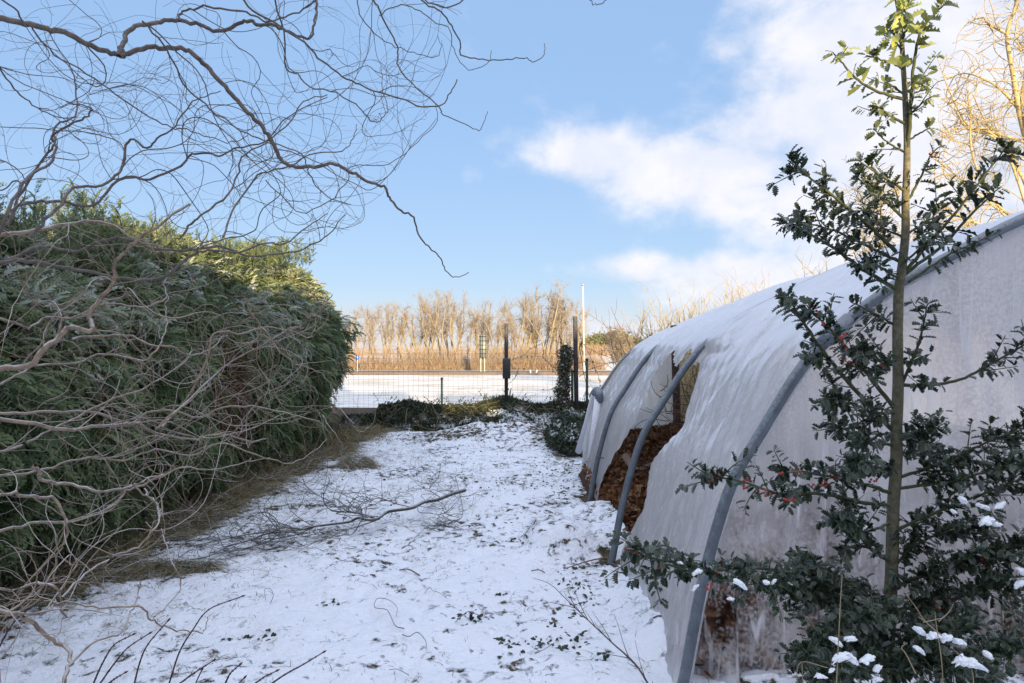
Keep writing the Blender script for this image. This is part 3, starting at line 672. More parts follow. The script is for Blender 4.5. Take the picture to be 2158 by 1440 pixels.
def solve_t(px, py):
    ts = np.linspace(0.0, .45, 900); x, _ = hoop(ts, 5.0); y = x*F/(px-CX)
    for _ in range(4): x, z = hoop(ts, y); y = x*F/(px-CX)
    x, z = hoop(ts, y); zp = EYE-(py-CY)*y/F
    d = z-zp; k = np.where(np.diff(np.sign(d)) != 0)[0]
    k = k[0] if len(k) else int(np.argmin(np.abs(d))); return ts[k], y[k]
def build_tunnel():
    root = thing('polytunnel', 'torn snow-dusted polythene tunnel greenhouse on grey pipe hoops', 'greenhouse')
    for i_, y in enumerate((Y0, Y1, Y2)):
        mb = MB(); ts = np.linspace(0, 1, 90); x, z = hoop(ts, np.full_like(ts, y)); r = .027
        q = np.stack([x, 0*x+y, z], -1)
        if i_ == 1: q[:, 0] -= .0
        tube(mb, q, r, 14, ref=(0, 1, 0), cap=True); h = mb.build('hoop', M['pvc'], root, True)
        if i_ == 0:
            cp = MB()
            k = np.argmin(np.abs(z[:40]-1.6)); k2 = k+2
            tube(cp, q[k:k2+1], r+.006, 14, ref=(0, 1, 0), cap=True); cp.build('pipe_joint', M['pvc'], h)
    eA = [(1466, 752), (1459, 773), (1430, 834), (1411, 891), (1378, 952), (1345, 1013), (1317, 1070), (1300, 1108), (1292, 1160), (1290, 1190)]
    eB = [(1388, 744), (1378, 765), (1343, 834), (1322, 881), (1289, 947), (1263, 995), (1252, 1030), (1250, 1045)]
    A = np.array([solve_t(*p) for p in eA]); B = np.array([solve_t(*p) for p in eB])
    A = A[np.argsort(A[:, 0])]; B = B[np.argsort(B[:, 0])]
    ttop = solve_t(1440, 736)[0]
    nT = 300; ts = np.linspace(0, 1, nT); kt = int(np.argmin(np.abs(ts-ttop)))
    YA = np.interp(ts, A[:, 0], A[:, 1]); YB = np.interp(ts, B[:, 0], B[:, 1])
    YA = np.minimum(YA, Y1-.03); YB = np.minimum(YB, Y2-.06); YB[ts > ttop] = YB[kt]; YA[ts > ttop] = YA[kt]
    nA, nG, nB = 120, 40, 90
    cols = []
    for k in range(nT):
        cols.append(np.concatenate([np.linspace(Y0, YA[k], nA), np.linspace(YA[k], YB[k], nG+2)[1:-1], np.linspace(YB[k], Y3, nB)]))
    Yg = np.array(cols); nc = Yg.shape[1]; Tg = np.repeat(ts[:, None], nc, 1)
    Xg, Zg = hoop(Tg, Yg)
    gx = np.gradient(Xg, axis=0); gz_ = np.gradient(Zg, axis=0); L = np.hypot(gx, gz_)+1e-9
    nx, nz_ = -gz_/L, gx/L                                   # outward
    def span(y):
        s = np.zeros_like(y)
        for a, b in ((Y0, Y1), (Y1, Y2), (Y2, Y3)):
            m_ = (y >= a) & (y <= b); s = np.where(m_, np.sin(math.pi*(y-a)/(b-a))**.8, s)
        return s
    sag = span(np.clip(Yg, Y0, Y3)); arc = Tg*7.6
    wr = (fbm(Yg*5+arc*1.2, arc*.9, 3, 61)-.5)*.05+(fbm(Yg*16+arc*2.5, arc*1.3, 2, 63)-.5)*.022+(fbm((Yg-2)*34/(.6+.35*arc), arc*.8, 2, 65)-.5)*.02*(Tg < .45)
    under = np.clip((ttop+.010-Tg)/.03, 0, 1)*np.clip((Yg-Y1+.5)/.3, 0, 1)*(Tg < .5)       # below the opening's lip the film hangs inside the hoops
    under = np.maximum(under, np.clip((Y0+.12-Yg)/.1, 0, 1))
    off = .030*(1-under)-.038*under-sag*.055*(1-.6*under)+wr*np.clip(sag*1.5+.1, 0, 1)
    # free edges hang slack
    edgeA = np.exp(-np.abs(Yg-YA[:, None])/.22)*(Tg < ttop)*(Yg <= YA[:, None]+1e-6); off = off-edgeA*.05+edgeA*.04*np.sin(arc*9)
    Xs = Xg+nx*off; Zs = Zg+nz_*off
    # lower hem of the front bay spreads outwards over the snow
    V = np.stack([Xs, Yg, Zs], -1).reshape(-1, 3)
    # ragged lower lip of the roof above the opening
    i = np.arange(nT-1)[:, None]; j = np.arange(nc-1)[None]
    f = np.stack([i*nc+j, i*nc+j+1, (i+1)*nc+j+1, (i+1)*nc+j], -1)
    lip = kt-2+np.round(3*np.sin(np.arange(nc-1)*.35)).astype(int)
    keepf = ~((i < np.minimum(lip, kt+1)[None]) & (j >= nA-1) & (j < nA+nG))
    keepf &= ~((i < 6) & (Yg[:-1, :-1] > Y1))
    f = f[keepf]
    mb = MB(); mb.add(V, f); mb.build('cover', M['sheet'], root, True)
    # front wall of the tunnel, hanging in folds
    nxp, nzp = 260, 60; xs = np.linspace(.83, 6.36, nxp); half = nT//2
    hx, hz = hoop(ts, np.full(nT, Y0)); topz = np.interp(xs, hx[:], hz[:])
    zz = np.linspace(0, 1, nzp)
    XX = np.repeat(xs[None], nzp, 0); ZZ = -.05+(topz[None]+.05)*zz[:, None]
    fold = (fbm(XX*4.2+ZZ*.35, ZZ*.3, 3, 71)-.5)*.24*np.clip(1.05-ZZ/2.5, .12, 1)+(np.abs(fbm(XX*2.3+3+ZZ*.2, ZZ*.2, 2, 75)-.5)**.7)*.16*np.clip(1.05-zz[:, None], 0, 1)
    YY = Y0+.045+fold
    mb = MB(); i = np.arange(nzp-1)[:, None]; j = np.arange(nxp-1)[None]
    mb.add(np.stack([XX, YY, ZZ], -1).reshape(-1, 3), np.stack([i*nxp+j, i*nxp+j+1, (i+1)*nxp+j+1, (i+1)*nxp+j], -1).reshape(-1, 4))
    mb.build('front_wall', M['endsheet'], root, True)
    # far end: a sheet as far as the door post
    nxp = 80; xs = np.linspace(.9, 2.1, nxp); hx, hz = hoop(ts, np.full(nT, Y3)); topz = np.interp(xs, hx, hz)
    XX = np.repeat(xs[None], nzp, 0); ZZ = .25+(topz[None]-.25)*zz[:, None]; YY = Y3-.03+(fbm(XX*6+ZZ, ZZ*.6, 3, 77)-.5)*.12
    i = np.arange(nzp-1)[:, None]; j = np.arange(nxp-1)[None]
    mb = MB(); mb.add(np.stack([XX, YY, ZZ], -1).reshape(-1, 3), np.stack([i*nxp+j, i*nxp+j+1, (i+1)*nxp+j+1, (i+1)*nxp+j], -1).reshape(-1, 4))
    mb.build('back_wall', M['farsheet'], root, True)
    mb = MB(); q = np.array([[2.12, 8.72, -.1], [2.10, 8.72, 1.0], [2.07, 8.72, 1.93]]); tube(mb, catmull(q, 5), [.055, .05, .045], 9, cap=True); mb.build('door_post', M['post_wood'], root, True)
    # far hoop and the two frosted end pipes with their elbow
    mb = MB(); tt = np.linspace(.12, 1, 70); x, z = hoop(tt, np.full(70, Y3)); tube(mb, np.stack([x, 0*x+Y3, z], -1), .026, 10, ref=(0, 1, 0)); mb.build('hoop', M['pvc'], root, True)
    mb = MB(); tube(mb, [P(1238, 1022, 8.4), P(1250, 930, 8.42), P(1261, 836, 8.45)], .047, 12, cap=True); mb.build('frosted_pipe', M['frost_pipe'], root, True)
    mb = MB(); tube(mb, [P(1219, 952, 9.3), P(1238, 890, 9.0), P(1253, 832, 8.6)], .045, 12, cap=True); mb.build('frosted_pipe', M['frost_pipe'], root, True)
    mb = MB(); tube(mb, catmull([P(1262, 848, 8.45), P(1262, 830, 8.45), P(1257, 824, 8.55), P(1250, 835, 8.7)], 4), .054, 12, cap=True); mb.build('pipe_elbow', M['pvc'], root, True)
    return root
build_tunnel()
# tear in the side and leaf heap within
def litter_h(x, y):
    h = .18+.35*np.clip((y-5.6)/2.6, 0, 1)+(fbm(x*1.5, y*1.5, 3, 81)-.5)*.3+.12*np.clip((x-1.3)/1.5, 0, 1)
    h = h*np.clip((x-.86)/.25, 0, 1)*np.clip((6.4-x)/.3, 0, 1)*np.clip((y-3.5)/.35, 0, 1)+.02
    cl = np.clip((y-4.9)/.3, 0, 1)*np.clip((6.0-y)/.3, 0, 1)
    return h*(1-cl*.5)
def build_litter():
    rng = np.random.default_rng(5); mb = MB()
    xs = np.linspace(.84, 6.35, 130); ys = np.linspace(3.42, 8.68, 130); X, Y = np.meshgrid(xs, ys); Z = litter_h(X, Y)+(fbm(X*12, Y*12, 2, 3)-.5)*.05
    i = np.arange(129)[:, None]*130; j = np.arange(129)[None]
    mb.add(np.stack([X, Y, Z], -1).reshape(-1, 3), np.stack([i+j, i+j+1, i+130+j+1, i+130+j], -1).reshape(-1, 4), rnd=1.0, brown=.0)
    def leaves(n, xr, yr, s):
        x = rng.uniform(*xr, n); y = rng.uniform(*yr, n); z = litter_h(x, y)+rng.uniform(0, .04, n)
        scatter(mb, IV[0], IV[1], np.stack([x, y, z], -1), rdir(n, rng)*np.array([1, 1, .45]), np.array([0, 0, 1.])+rdir(n, rng)*1.1, rng.uniform(*s, n), rnd=rng.random(n)**.8, brown=(rng.random(n) < .3)*.8, frost=0)
    leaves(26000, (.9, 3.2), (5.2, 8.65), (.025, .07)); leaves(8000, (.95, 4.5), (3.45, 5.2), (.04, .11))
    tag(mb.build('leaf_litter', M['litter']), 'russet fallen leaves heaped on the floor inside the tunnel', 'leaf litter', kind='stuff')
    # brown pile of bramble stems
    st = MB()
    for k in range(420):
        c = np.array([rng.normal(2.4, .3), rng.normal(7.4, .5), litter_h(np.array([2.2]), np.array([7.4]))[0]+rng.random()**1.2*.62])
        q = wander(c, rdir(1, rng)[0]*np.array([1, .8, .5])+np.array([0, 0, .1]), rng.uniform(.25, .8), .05, 5, .2, .5, rng); 
        q[:, 1] = np.clip(q[:, 1], 6.0, 8.6); q[:, 2] = np.maximum(q[:, 2], .3); tube(st, q, [.0055, .0025], 4)
    tag(st.build('bramble_pile', M['brown_stem']), 'heap of dry brown bramble stems inside the tunnel beside the post', 'plant')
    a = MB(); tube(a, [[1.24, 6.95, .36], [1.62, 7.15, .46]], .033, 12, cap=True); tag(a.build('plastic_pipe', M['dull_pipe']), 'dull grey-brown pipe lying level on the leaves in the tunnel', 'pipe')
    a = MB(); rr = .036; p0, p1 = P(1318, 962, 6.95), P(1341, 996, 6.55)
    tube(a, [p0, p1], rr, 14); tube(a, [p1, p0], rr*.82, 14); d_ = (p1-p0)/np.linalg.norm(p1-p0)
    tag(a.build('plastic_pipe', M['cardboard_pipe'], smooth=True), 'pinkish brown pipe with its open end towards us on the leaves', 'pipe')
    a = MB(); tube(a, catmull([P(1256, 962, 7.2), P(1275, 966, 7.1), P(1292, 966, 7.0)], 4), .006, 5); tag(a.build('cord', M['black_box']), 'thin dark cord tied from the third hoop to the pipe', 'cord')
build_litter()

# ------------------------------------------------------------------ wall, wire fence and posts at the end of the yard
WY = 13.5
def build_fence():
    root = thing('garden_wall', 'low weathered concrete panel wall half buried in ivy at the end of the yard', 'wall')
    for k in range(5):
        x0 = -4.1+k*1.55; mb = MB(); box(mb, (x0+.77, WY, .22), (1.54, .06, .52)); mb.build('concrete_panel', M['concrete'], root)
    root = thing('wire_fence', 'green wire mesh fence on slim green posts above the concrete wall', 'fence')
    mb = MB(); x0, x1 = -4.0, 1.05
    for x in np.arange(x0, x1, .098):
        j = RNG.normal(0, .004, 6); tube(mb, [[x+j[k], WY-.05, z] for k, z in enumerate(np.linspace(.42, 1.5, 6))], .0019, 3)
    for z in np.arange(.5, 1.56, .105):
        q = [[x, WY-.05, z+.012*math.sin(x*2.1+z)+RNG.normal(0, .002)] for x in np.linspace(x0, x1, 40)]; tube(mb, q, .0019, 3, ref=(.1, .2, 1))
    mb.build('wire_mesh', M['wire'], root)
    for (px, pt, pb) in [(931, 797, 872), (1206, 781, 880), (1237, 757, 870)]:
        a = P(px, pt, WY-.1); b = P(px, pb, WY-.1); b[2] = .1; mb = MB(); tube(mb, [b, a], .026 if px > 1000 else .02, 10, cap=True)
        po = mb.build('fence_post', M['green_metal'], root, True)
        mb = MB(); tube(mb, [a-np.array([0, 0, .03]), a+np.array([0, 0, .012])], .031 if px > 1000 else .025, 10, cap=True); mb.build('post_cap', M['black_box'], po)
    # the two tall posts
    for (px, pt, pw, lab) in [(1067, 682, .036, 'tall dark post carrying a black box above the ivy mound'), (1212, 667, .045, 'tall bare dark post next to the ivy-grown trunk, right of the others')]:
        root = thing('tall_post', lab, 'post'); a = P(px, pt, WY-.35); b = a.copy(); b[2] = 0; b[0] += .035 if px > 1100 else 0
        mb = MB(); tube(mb, [b, (a+b)/2, a], pw, 9, cap=True); mb.build('pole', M['dark_post'], root, True)
        if px < 1100:
            c = P(1067.5, 777, WY-.42); mb = MB(); box(mb, c, (.148, .09, .385)); bx = mb.build('post_box', M['black_box'], root)
            md = bx.modifiers.new('b', 'BEVEL'); md.width = .008; md.segments = 2
            for zz in (.13, -.13):
                mb = MB(); box(mb, c+np.array([0, .03, zz]), (.165, .05, .02)); mb.build('bracket', M['galv'], root)
build_fence()

def ivy_leaves(mb, pos, nrm, n, rng, s=(.025, .05), frost=None, brown=.05, jit=.8):
    fwd = rdir(n, rng)+np.array([0, 0, -.5]); up = nrm+rdir(n, rng)*jit
    scatter(mb, IV[0], IV[1], pos, fwd, up, rng.uniform(*s, n), rnd=rng.random(n), brown=(rng.random(n) < brown)*rng.random(n), frost=0 if frost is None else frost)
def build_ivy():
    rng = np.random.default_rng(21)
    root = thing('ivy', 'dark green ivy spilling over the low concrete wall with snow at its foot', 'ivy')
    mb = MB(); n = 64000; x = rng.uniform(-3.3, 1.5, n); x = x[(x > -2.9) | (rng.random(n) < .35)]; n = len(x)
    top = .50+.08*fbm(x*2.2, x*0+3, 3, 4)+.10*np.exp(-((x+2.05)/.32)**2)+.16*np.exp(-((x+.15)/.38)**2)+.03*np.clip((x+.2), 0, 2)
    top = np.where(x < -2.6, .36, top)
    u = rng.random(n)**.75; z = top*u
    bulge = .16+.26*(1-u)+.16*(fbm(x*3, z*4, 3, 8)-.4)+.55*np.exp(-((x+.15)/.7)**2)*(1-u)
    y = WY-.03-bulge-rng.uniform(-.06, .05, n)
    over = rng.random(n) < .1; y = np.where(over & (u > .85), WY+rng.uniform(-.15, .15, n), y)
    pos = np.stack([x, y, z+rng.normal(0, .015, n)], -1)
    pos[:, 2] += np.maximum(0, ground_h(x, np.minimum(y, 13.0))*(1-u))
    nrm = np.stack([0*x, -1+0*x, .5+0*x], -1)
    sn = np.clip((fbm(x*6, z*9, 3, 14)-.48)*9, 0, 1)*np.clip((.36+.15*np.exp(-((x+.1)/.6)**2)-z)/.12, 0, 1)*np.where(x > -2, 1, .3)
    ivy_leaves(mb, pos, nrm, n, rng, frost=sn*(rng.random(n) < .75))
    # sprays sticking out over the top
    for k in range(90):
        xx = rng.uniform(-2.6, 1.4); t0 = .5+.14*math.exp(-((xx+.15)/.4)**2); L = rng.uniform(.05, .26); m_ = int(L/.018)+1
        dr = np.array([rng.normal(0, .7), rng.normal(0, .2), 1]); q = np.array([xx, WY-.1, t0])+dr*np.linspace(0, L, m_)[:, None]
        ivy_leaves(mb, q, np.tile([[0, -1, .5]], (m_, 1)), m_, rng, (.02, .036))
    mb.build('foliage', M['ivy'], root)
    st = MB()
    for k in range(330):
        c = np.array([rng.uniform(-2.9, 1.3), WY-rng.uniform(.2, .5), rng.uniform(.05, .6)]); dr = rdir(1, rng)[0]*np.array([1, .5, 1.1])
        if k < 120: c = np.array([rng.normal(-.25, .35), WY-rng.uniform(.3, .75), rng.uniform(.05, .62)]); 
        q = wander(c, dr+np.array([0, -.2, -.3]), rng.uniform(.2, .7), .05, 4, .2, .5, rng); q[:, 2] = np.maximum(q[:, 2], .03); tube(st, q, [.004, .0015], 3)
    st.build('stems', M['straw'], root)
    # trunk wrapped in ivy
    root = thing('ivy_clad_trunk', 'stumpy broken tree trunk thickly clad in ivy beside the tall bare post', 'tree trunk')
    mb = MB(); q = catmull([[1.0, WY-.2, -.05], [.98, WY-.2, .7], [1.03, WY-.2, 1.2], [1.06, WY-.22, 1.68]], 5); tube(mb, q, [.09, .075, .07, .045], 9, cap=True); mb.build('trunk', M['post_wood'], root, True)
    mb = MB(); n = 5200; u = rng.random(n); a = rng.uniform(0, 2*math.pi, n); cz = .35+u*1.36
    r = np.interp(cz, [.35, .7, 1.1, 1.4, 1.6, 1.72], [.30, .13, .085, .13, .15, .06])*rng.uniform(.45, 1.3, n)*(1+1.3*(fbm(cz*7, a*1.2, 3, 5)-.5))
    cx = np.interp(cz, [0, .7, 1.2, 1.7], [1.0, .98, 1.03, 1.05])
    pos = np.stack([cx+r*np.cos(a), WY-.2+r*np.sin(a), cz], -1); nr = np.stack([np.cos(a), np.sin(a), 0*a+.3], -1)
    ivy_leaves(mb, pos, nr, n, rng, (.02, .042), brown=.35, frost=(rng.random(n) < .12)*.5)
    mb.build('ivy_foliage', M['ivy'], root)
    mb = MB()
    for k in range(130):
        c = np.array([1.05, WY-.2, rng.uniform(1.1, 1.65)]); q = wander(c, rdir(1, rng)[0]*np.array([1, .6, .8])+np.array([.25, 0, .1]), rng.uniform(.12, .34), .03, 7, .1, .5, rng); tube(mb, q, [.003, .001], 3)
    mb.build('twigs', M['straw'], root)
    # evergreen clump between the wall and the tunnel
    root = thing('evergreen_clump', 'rounded dark evergreen clump between the wall and the tunnel', 'bush')
    mb = MB(); n = 17000; d_ = rdir(n, rng); d_[:, 2] = np.abs(d_[:, 2]); rr = rng.uniform(.72, 1.05, n)*(1+.35*(fbm(d_[:, 0]*4+9, d_[:, 2]*4, 3, 6)-.5))
    pos = np.array([1.05, 11.6, .03])+d_*rr[:, None]*np.array([.46, 1.35, .56]); 
    sn = np.clip((fbm(pos[:, 0]*8, pos[:, 1]*5, 3, 19)-.5)*8, 0, 1)*(d_[:, 2] > .35)*(rng.random(n) < .5)
    ivy_leaves(mb, pos, d_, n, rng, (.025, .05), frost=sn*.8); mb.build('foliage', M['ivy'], root)
    mb = MB()
    for k in range(40):
        dd = rdir(1, rng)[0]; dd[2] = abs(dd[2])+.3; q = wander([1.05, 11.6+rng.normal(0, .5), .02], dd, rng.uniform(.5, .75), .05, 3, .2, 1, rng); tube(mb, q, [.008, .002], 4)
    mb.build('stems', M['brown_stem'], root)
    # arching brambles over the fence
    paths = [[(1210, 870), (1200, 800), (1195, 740), (1187, 726), (1160, 718), (1120, 735), (1100, 752), (1078, 760)],
             [(1195, 860), (1190, 800), (1175, 782), (1160, 768), (1144, 754), (1110, 750), (1080, 757)],
             [(1144, 752), (1160, 770), (1172, 790)],
             [(1215, 860), (1218, 780), (1222, 727), (1232, 728), (1242, 748), (1256, 780), (1263, 800), (1264, 822)],
             [(1222, 700), (1228, 712), (1226, 740), (1240, 800), (1225, 850)],
             [(1220, 795), (1240, 780), (1275, 768), (1300, 762)], [(1220, 765), (1240, 762), (1270, 766), (1290, 763)],
             [(1220, 730), (1240, 830), (1250, 860)], [(1175, 815), (1160, 822), (1140, 822)], [(1092, 780), (1085, 798), (1070, 810)], [(1228, 870), (1236, 800), (1226, 720), (1220, 700)]]
    root = thing('bramble', 'thin arching bramble stems looping over the wire fence beside the posts', 'plant')
    mb = MB(); lf = MB()
    for pl in paths:
        q = catmull([P(a, b, WY-.3+.1*math.sin(a)) for a, b in pl], 6); q[1:-1] += rng.normal(size=(len(q)-2, 3))*.004; tube(mb, q, [.006, .003], 4)
        ii = rng.integers(0, len(q), len(q)//2); ivy_leaves(lf, q[ii]+rng.normal(size=(len(ii), 3))*.012, np.tile([[0, -1., .3]], (len(ii), 1)), len(ii), rng, (.02, .035), brown=.3)
    mb.build('stems', M['fallen'], root); lf.build('leaves', M['ivy'], root)
build_ivy()

# ------------------------------------------------------------------ grasses, leaves and litter on the snow
def blades(mb, base, dirs, L, wd, rng, droop=.5, **at):
    n = len(base); d = dirs/np.linalg.norm(dirs, axis=1)[:, None]; side = np.cross(d, rdir(n, rng)); side /= np.linalg.norm(side, axis=1)[:, None]
    h = d.copy(); h[:, 2] = 0
    segs = 3; V = []
    for k in range(segs+1):
        t_ = k/segs; c = base+d*(L*t_)[:, None]+(h*.35-np.array([0, 0, droop]))*(L*t_*t_)[:, None]
        ww = wd*(1-t_)+.0003; V.append(c-side*np.reshape(ww, (-1, 1))); V.append(c+side*np.reshape(ww, (-1, 1)))
    V = np.stack(V, 1).reshape(-1, 3); b = (np.arange(n)*2*(segs+1))[:, None]
    f = np.concatenate([b+np.array([[2*k, 2*k+1, 2*k+3, 2*k+2]]) for k in range(segs)])
    mb.add(V, f, **{k: np.repeat(np.broadcast_to(v, (n,)), 2*(segs+1)) for k, v in at.items()})
def build_groundcover():
    rng = np.random.default_rng(31)
    mb = MB(); n = 34000; y = rng.uniform(3.6, 13.1, n)**1.0; x = edge_x(y)+.22-np.abs(rng.normal(0, .26, n))+rng.normal(0, .12, n)+(fbm(y*1.5, y*0, 3, 22)-.5)*.5
    base = np.stack([x, y, ground_h(x, y)-.005+rng.uniform(0, .07, n)], -1); dr = rdir(n, rng); dr[:, 2] = np.abs(dr[:, 2])*.5+.05; dr[:, 0] += .25
    L = rng.uniform(.05, .24, n); blades(mb, base, dr, L*1.25, .0026, rng, .35, rnd=rng.random(n), brown=(rng.random(n) < .3)*.9, frost=(rng.random(n) < .15)*.6)
    n = 1500; y = rng.uniform(4.2, 12.5, n); x = edge_x(y)-rng.uniform(.0, .35, n); base = np.stack([x, y, 0*x], -1); dr = np.stack([rng.uniform(-.1, .6, n), rng.normal(0, .4, n), np.ones(n)], -1)
    blades(mb, base, dr, rng.uniform(.2, .6, n), .0025, rng, .15, rnd=rng.random(n), brown=(rng.random(n) < .3)*.9, frost=0)
    tag(mb.build('dry_grass', M['drygrass']), 'matted straw-coloured dry grass along the foot of the hedge', 'dry grass', kind='stuff')
    # green tufts poking out of the snow
    mb = MB(); cs = []
    nt = 1500
    nt = 3600; tx = rng.uniform(-3.3, 1.0, nt*3); ty = rng.uniform(3.2, 13, nt*3)
    dens = .34+.9*np.exp(-((tx+2.6)/.8)**2)+.5*np.exp(-((ty-9)/2.0)**2)+.5*np.exp(-((ty-12.3)/1.)**2); dens *= (fbm(tx*1.4, ty*1.4, 3, 44) > .38)
    m_ = (rng.random(nt*3) < dens*.6) & (tx > edge_x(ty)-.1); tx, ty = tx[m_], ty[m_]
    per = rng.integers(3, 16, len(tx)); bx = np.repeat(tx, per)+rng.normal(0, .032, per.sum()); by = np.repeat(ty, per)+rng.normal(0, .032, per.sum()); n = len(bx)
    base = np.stack([bx, by, ground_h(bx, by)-.012], -1); dr = rdir(n, rng); dr[:, 2] = np.abs(dr[:, 2])*.7+.2
    blades(mb, base, dr, rng.uniform(.025, .10, n), .0018, rng, .5, rnd=rng.random(n), brown=(rng.random(n) < .3)*1., frost=0)
    tag(mb.build('grass_tufts', M['grass']), 'sparse green grass blades poking through the snow in the yard', 'grass', kind='stuff')
    # tufts of the two bare patches
    for (cx, cy, rx, ry, n, lab) in [(-2.62, 4.93, .5, .13, 2600, 'flattened mat of dry grass and weeds at the lower left edge of the snow'), (-2.12, 9.35, .24, .2, 2200, 'round tuft of dry brown grass on the snow near the end of the hedge')]:
        mb = MB(); a = rng.uniform(0, 2*math.pi, n); r = np.sqrt(rng.random(n)); x = cx+rx*r*np.cos(a); y = cy+ry*r*np.sin(a)
        hgt = .03+(.17*(1-r*r) if ry > .15 else .05*(1-r)); base = np.stack([x, y, ground_h(x, y)+rng.random(n)*hgt], -1)
        dr = rdir(n, rng); dr[:, 2] = dr[:, 2]*.35+.12; dr[:, 0] += np.cos(a)*.7; dr[:, 1] += np.sin(a)*.7
        blades(mb, base, dr, rng.uniform(.05, .17, n), .0014, rng, .45, rnd=rng.random(n), brown=(rng.random(n) < .4)*.9, frost=(rng.random(n) < .2)*.8)
        tag(mb.build('grass_clump', M['drygrass']), lab, 'grass clump')
    # ivy runners and odd leaves on the snow
    mb = MB(); n = 0
    spots = [(1215, 1240, .10, 26), (1228, 1262, .08, 14), (1200, 1290, .07, 10), (1210, 1335, .08, 16), (1180, 1350, .07, 14), (1140, 1345, .07, 14), (1085, 1358, .09, 16), (1060, 1350, .05, 7), (1160, 1315, .05, 6), (985, 1300, .10, 16), (1005, 1310, .05, 6), (1250, 1378, .06, 8), (690, 1275, .06, 8), (500, 1340, .06, 8), (1060, 1256, .03, 4), (1100, 1145, .12, 10), (1080, 1135, .1, 8), (1090, 1095, .15, 8), (1215, 1200, .10, 22), (1265, 1195, .10, 22), (560, 1345, .05, 6)]
    for (px, py, s, k) in spots:
        c = G(px, py); xy = c[:2]+rng.normal(0, s*.6, (k, 2)); p = np.column_stack([xy, ground_h(xy[:, 0], xy[:, 1])+.006])
        ivy_leaves(mb, p, np.tile([[0, -.3, 1.]], (k, 1)), k, rng, (.022, .045), brown=.12, jit=.5)
    k = 2600; xx = rng.uniform(-2.4, .95, k); yy = rng.uniform(7, 13, k); mk = rng.random(k) < (.05+.75*np.exp(-((xx-.7)/.3)**2)+.5*np.exp(-((yy-12.4)/.7)**2)+.15*np.exp(-((xx+.2)/.5)**2-((yy-8.2)/.6)**2)*2); xx, yy = xx[mk], yy[mk]; k = len(xx)
    p = np.column_stack([xx, yy, ground_h(xx, yy)+.01]); ivy_leaves(mb, p, np.tile([[0, -.3, 1.]], (k, 1)), k, rng, (.02, .04), brown=.15, jit=.7)
    tag(mb.build('ground_ivy', M['ivy']), 'scattered small ivy leaves creeping through the yard snow', 'ground ivy', kind='stuff')
    # sticks and curls
    def gp(pl, lift=.012, arch=0):
        q = [G(a, b) for a, b in pl]; m_ = len(q)
        for k, c in enumerate(q): c[2] = gz(c[0], c[1])+lift+arch*math.sin(math.pi*k/(m_-1))
        return catmull(q, 6)
    for (pl, r0, r1, arch, mt, nm, lab) in [
        ([(842, 1195), (862, 1205), (884, 1216)], .004, .006, .02, 'brown_stem', 'stick', 'short straight orange-brown stick on the snow in mid yard'),
        ([(1195, 1197), (1225, 1187), (1250, 1180), (1287, 1174)], .004, .006, .03, 'brown_stem', 'stick', 'longer brown stick lying at the foot of the second hoop'),
        ([(1120, 1210), (1135, 1212), (1148, 1210)], .004, .004, .012, 'brown_stem', 'stick', 'tiny brown stick below the snow-covered flap'),
        ([(835, 1310), (836, 1290), (818, 1276), (795, 1280), (790, 1292), (815, 1308), (825, 1322), (834, 1335), (852, 1334)], .0016, .003, .04, 'fallen', 'curled_twig', 'large hook-shaped curled twig on the snow in mid yard'),
        ([(848, 1350), (862, 1362), (880, 1356), (897, 1365), (898, 1376)], .003, .0016, .03, 'fallen', 'curled_twig', 'short wavy twig on the snow below the hook-shaped twig'),
        ([(560, 1275), (558, 1262), (570, 1262), (576, 1275), (570, 1280)], .0015, .002, .04, 'fallen', 'curled_twig', 'small ring-shaped twig on the snow at left'),
        ([(820, 1408), (838, 1415), (862, 1425)], .0016, .002, .012, 'fallen', 'curled_twig', 'thin nearly straight twig near the bottom of the snow'),
        ([(960, 1318), (985, 1300), (1000, 1305), (1012, 1290)], .003, .0016, .04, 'fallen', 'curled_twig', 'dark crooked twig among ivy leaves in front of the flap'),
        ([(895, 1255), (905, 1250), (912, 1256), (925, 1258), (942, 1264)], .002, .0015, .02, 'fallen', 'curled_twig', 'faint bent twig right of the mid yard'),
        ([(1165, 1345), (1166, 1362), (1140, 1385), (1128, 1375), (1140, 1365), (1150, 1350)], .002, .0015, .03, 'fallen', 'curled_twig', 'looped twig beside the ivy leaves at lower right')]:
        mb = MB(); tube(mb, catmull([G(a, b, .055) for a, b in pl], 4) if 'second hoop' in lab else gp(pl, arch=arch), [r0, r1], 5, ref=(.1, .2, 1)); tag(mb.build(nm, M[mt]), lab, 'twig' if 'twig' in nm else 'stick')
    # slender weed leaning in from the lower right
    root = thing('weed_stalk', 'slender bare branching weed stalk leaning over the snow at lower right', 'plant')
    q = catmull([P(1395, 1500, 2.35), P(1345, 1408, 2.5), P(1290, 1355, 2.6), P(1240, 1308, 2.7), P(1200, 1270, 2.8), P(1160, 1232, 2.9), P(1122, 1218, 2.98)], 6)
    b0 = np.array([.62, 2.25, 0.0]); q = np.vstack([catmull([b0, (b0+q[0])/2+np.array([.01, 0, .03]), q[0]], 4)[:-1], q]); mb = MB(); tube(mb, q, [.005, .0035, .002, .001], 5)
    for k in range(12, len(q)-14, 2):
        for s_ in (1, -1):
            if rng.random() < .75:
                tg = q[k+1]-q[k]; tg /= np.linalg.norm(tg); dd = tg+np.array([0, 0, s_*.35])+rng.normal(size=3)*.12
                w_ = wander(q[k], dd, rng.uniform(.06, .2), .02, 2, .1, 1, rng); tube(mb, w_, [.0018, .0007], 3)
    mb.build('stalk', M['dark_stem'], root)
build_groundcover()

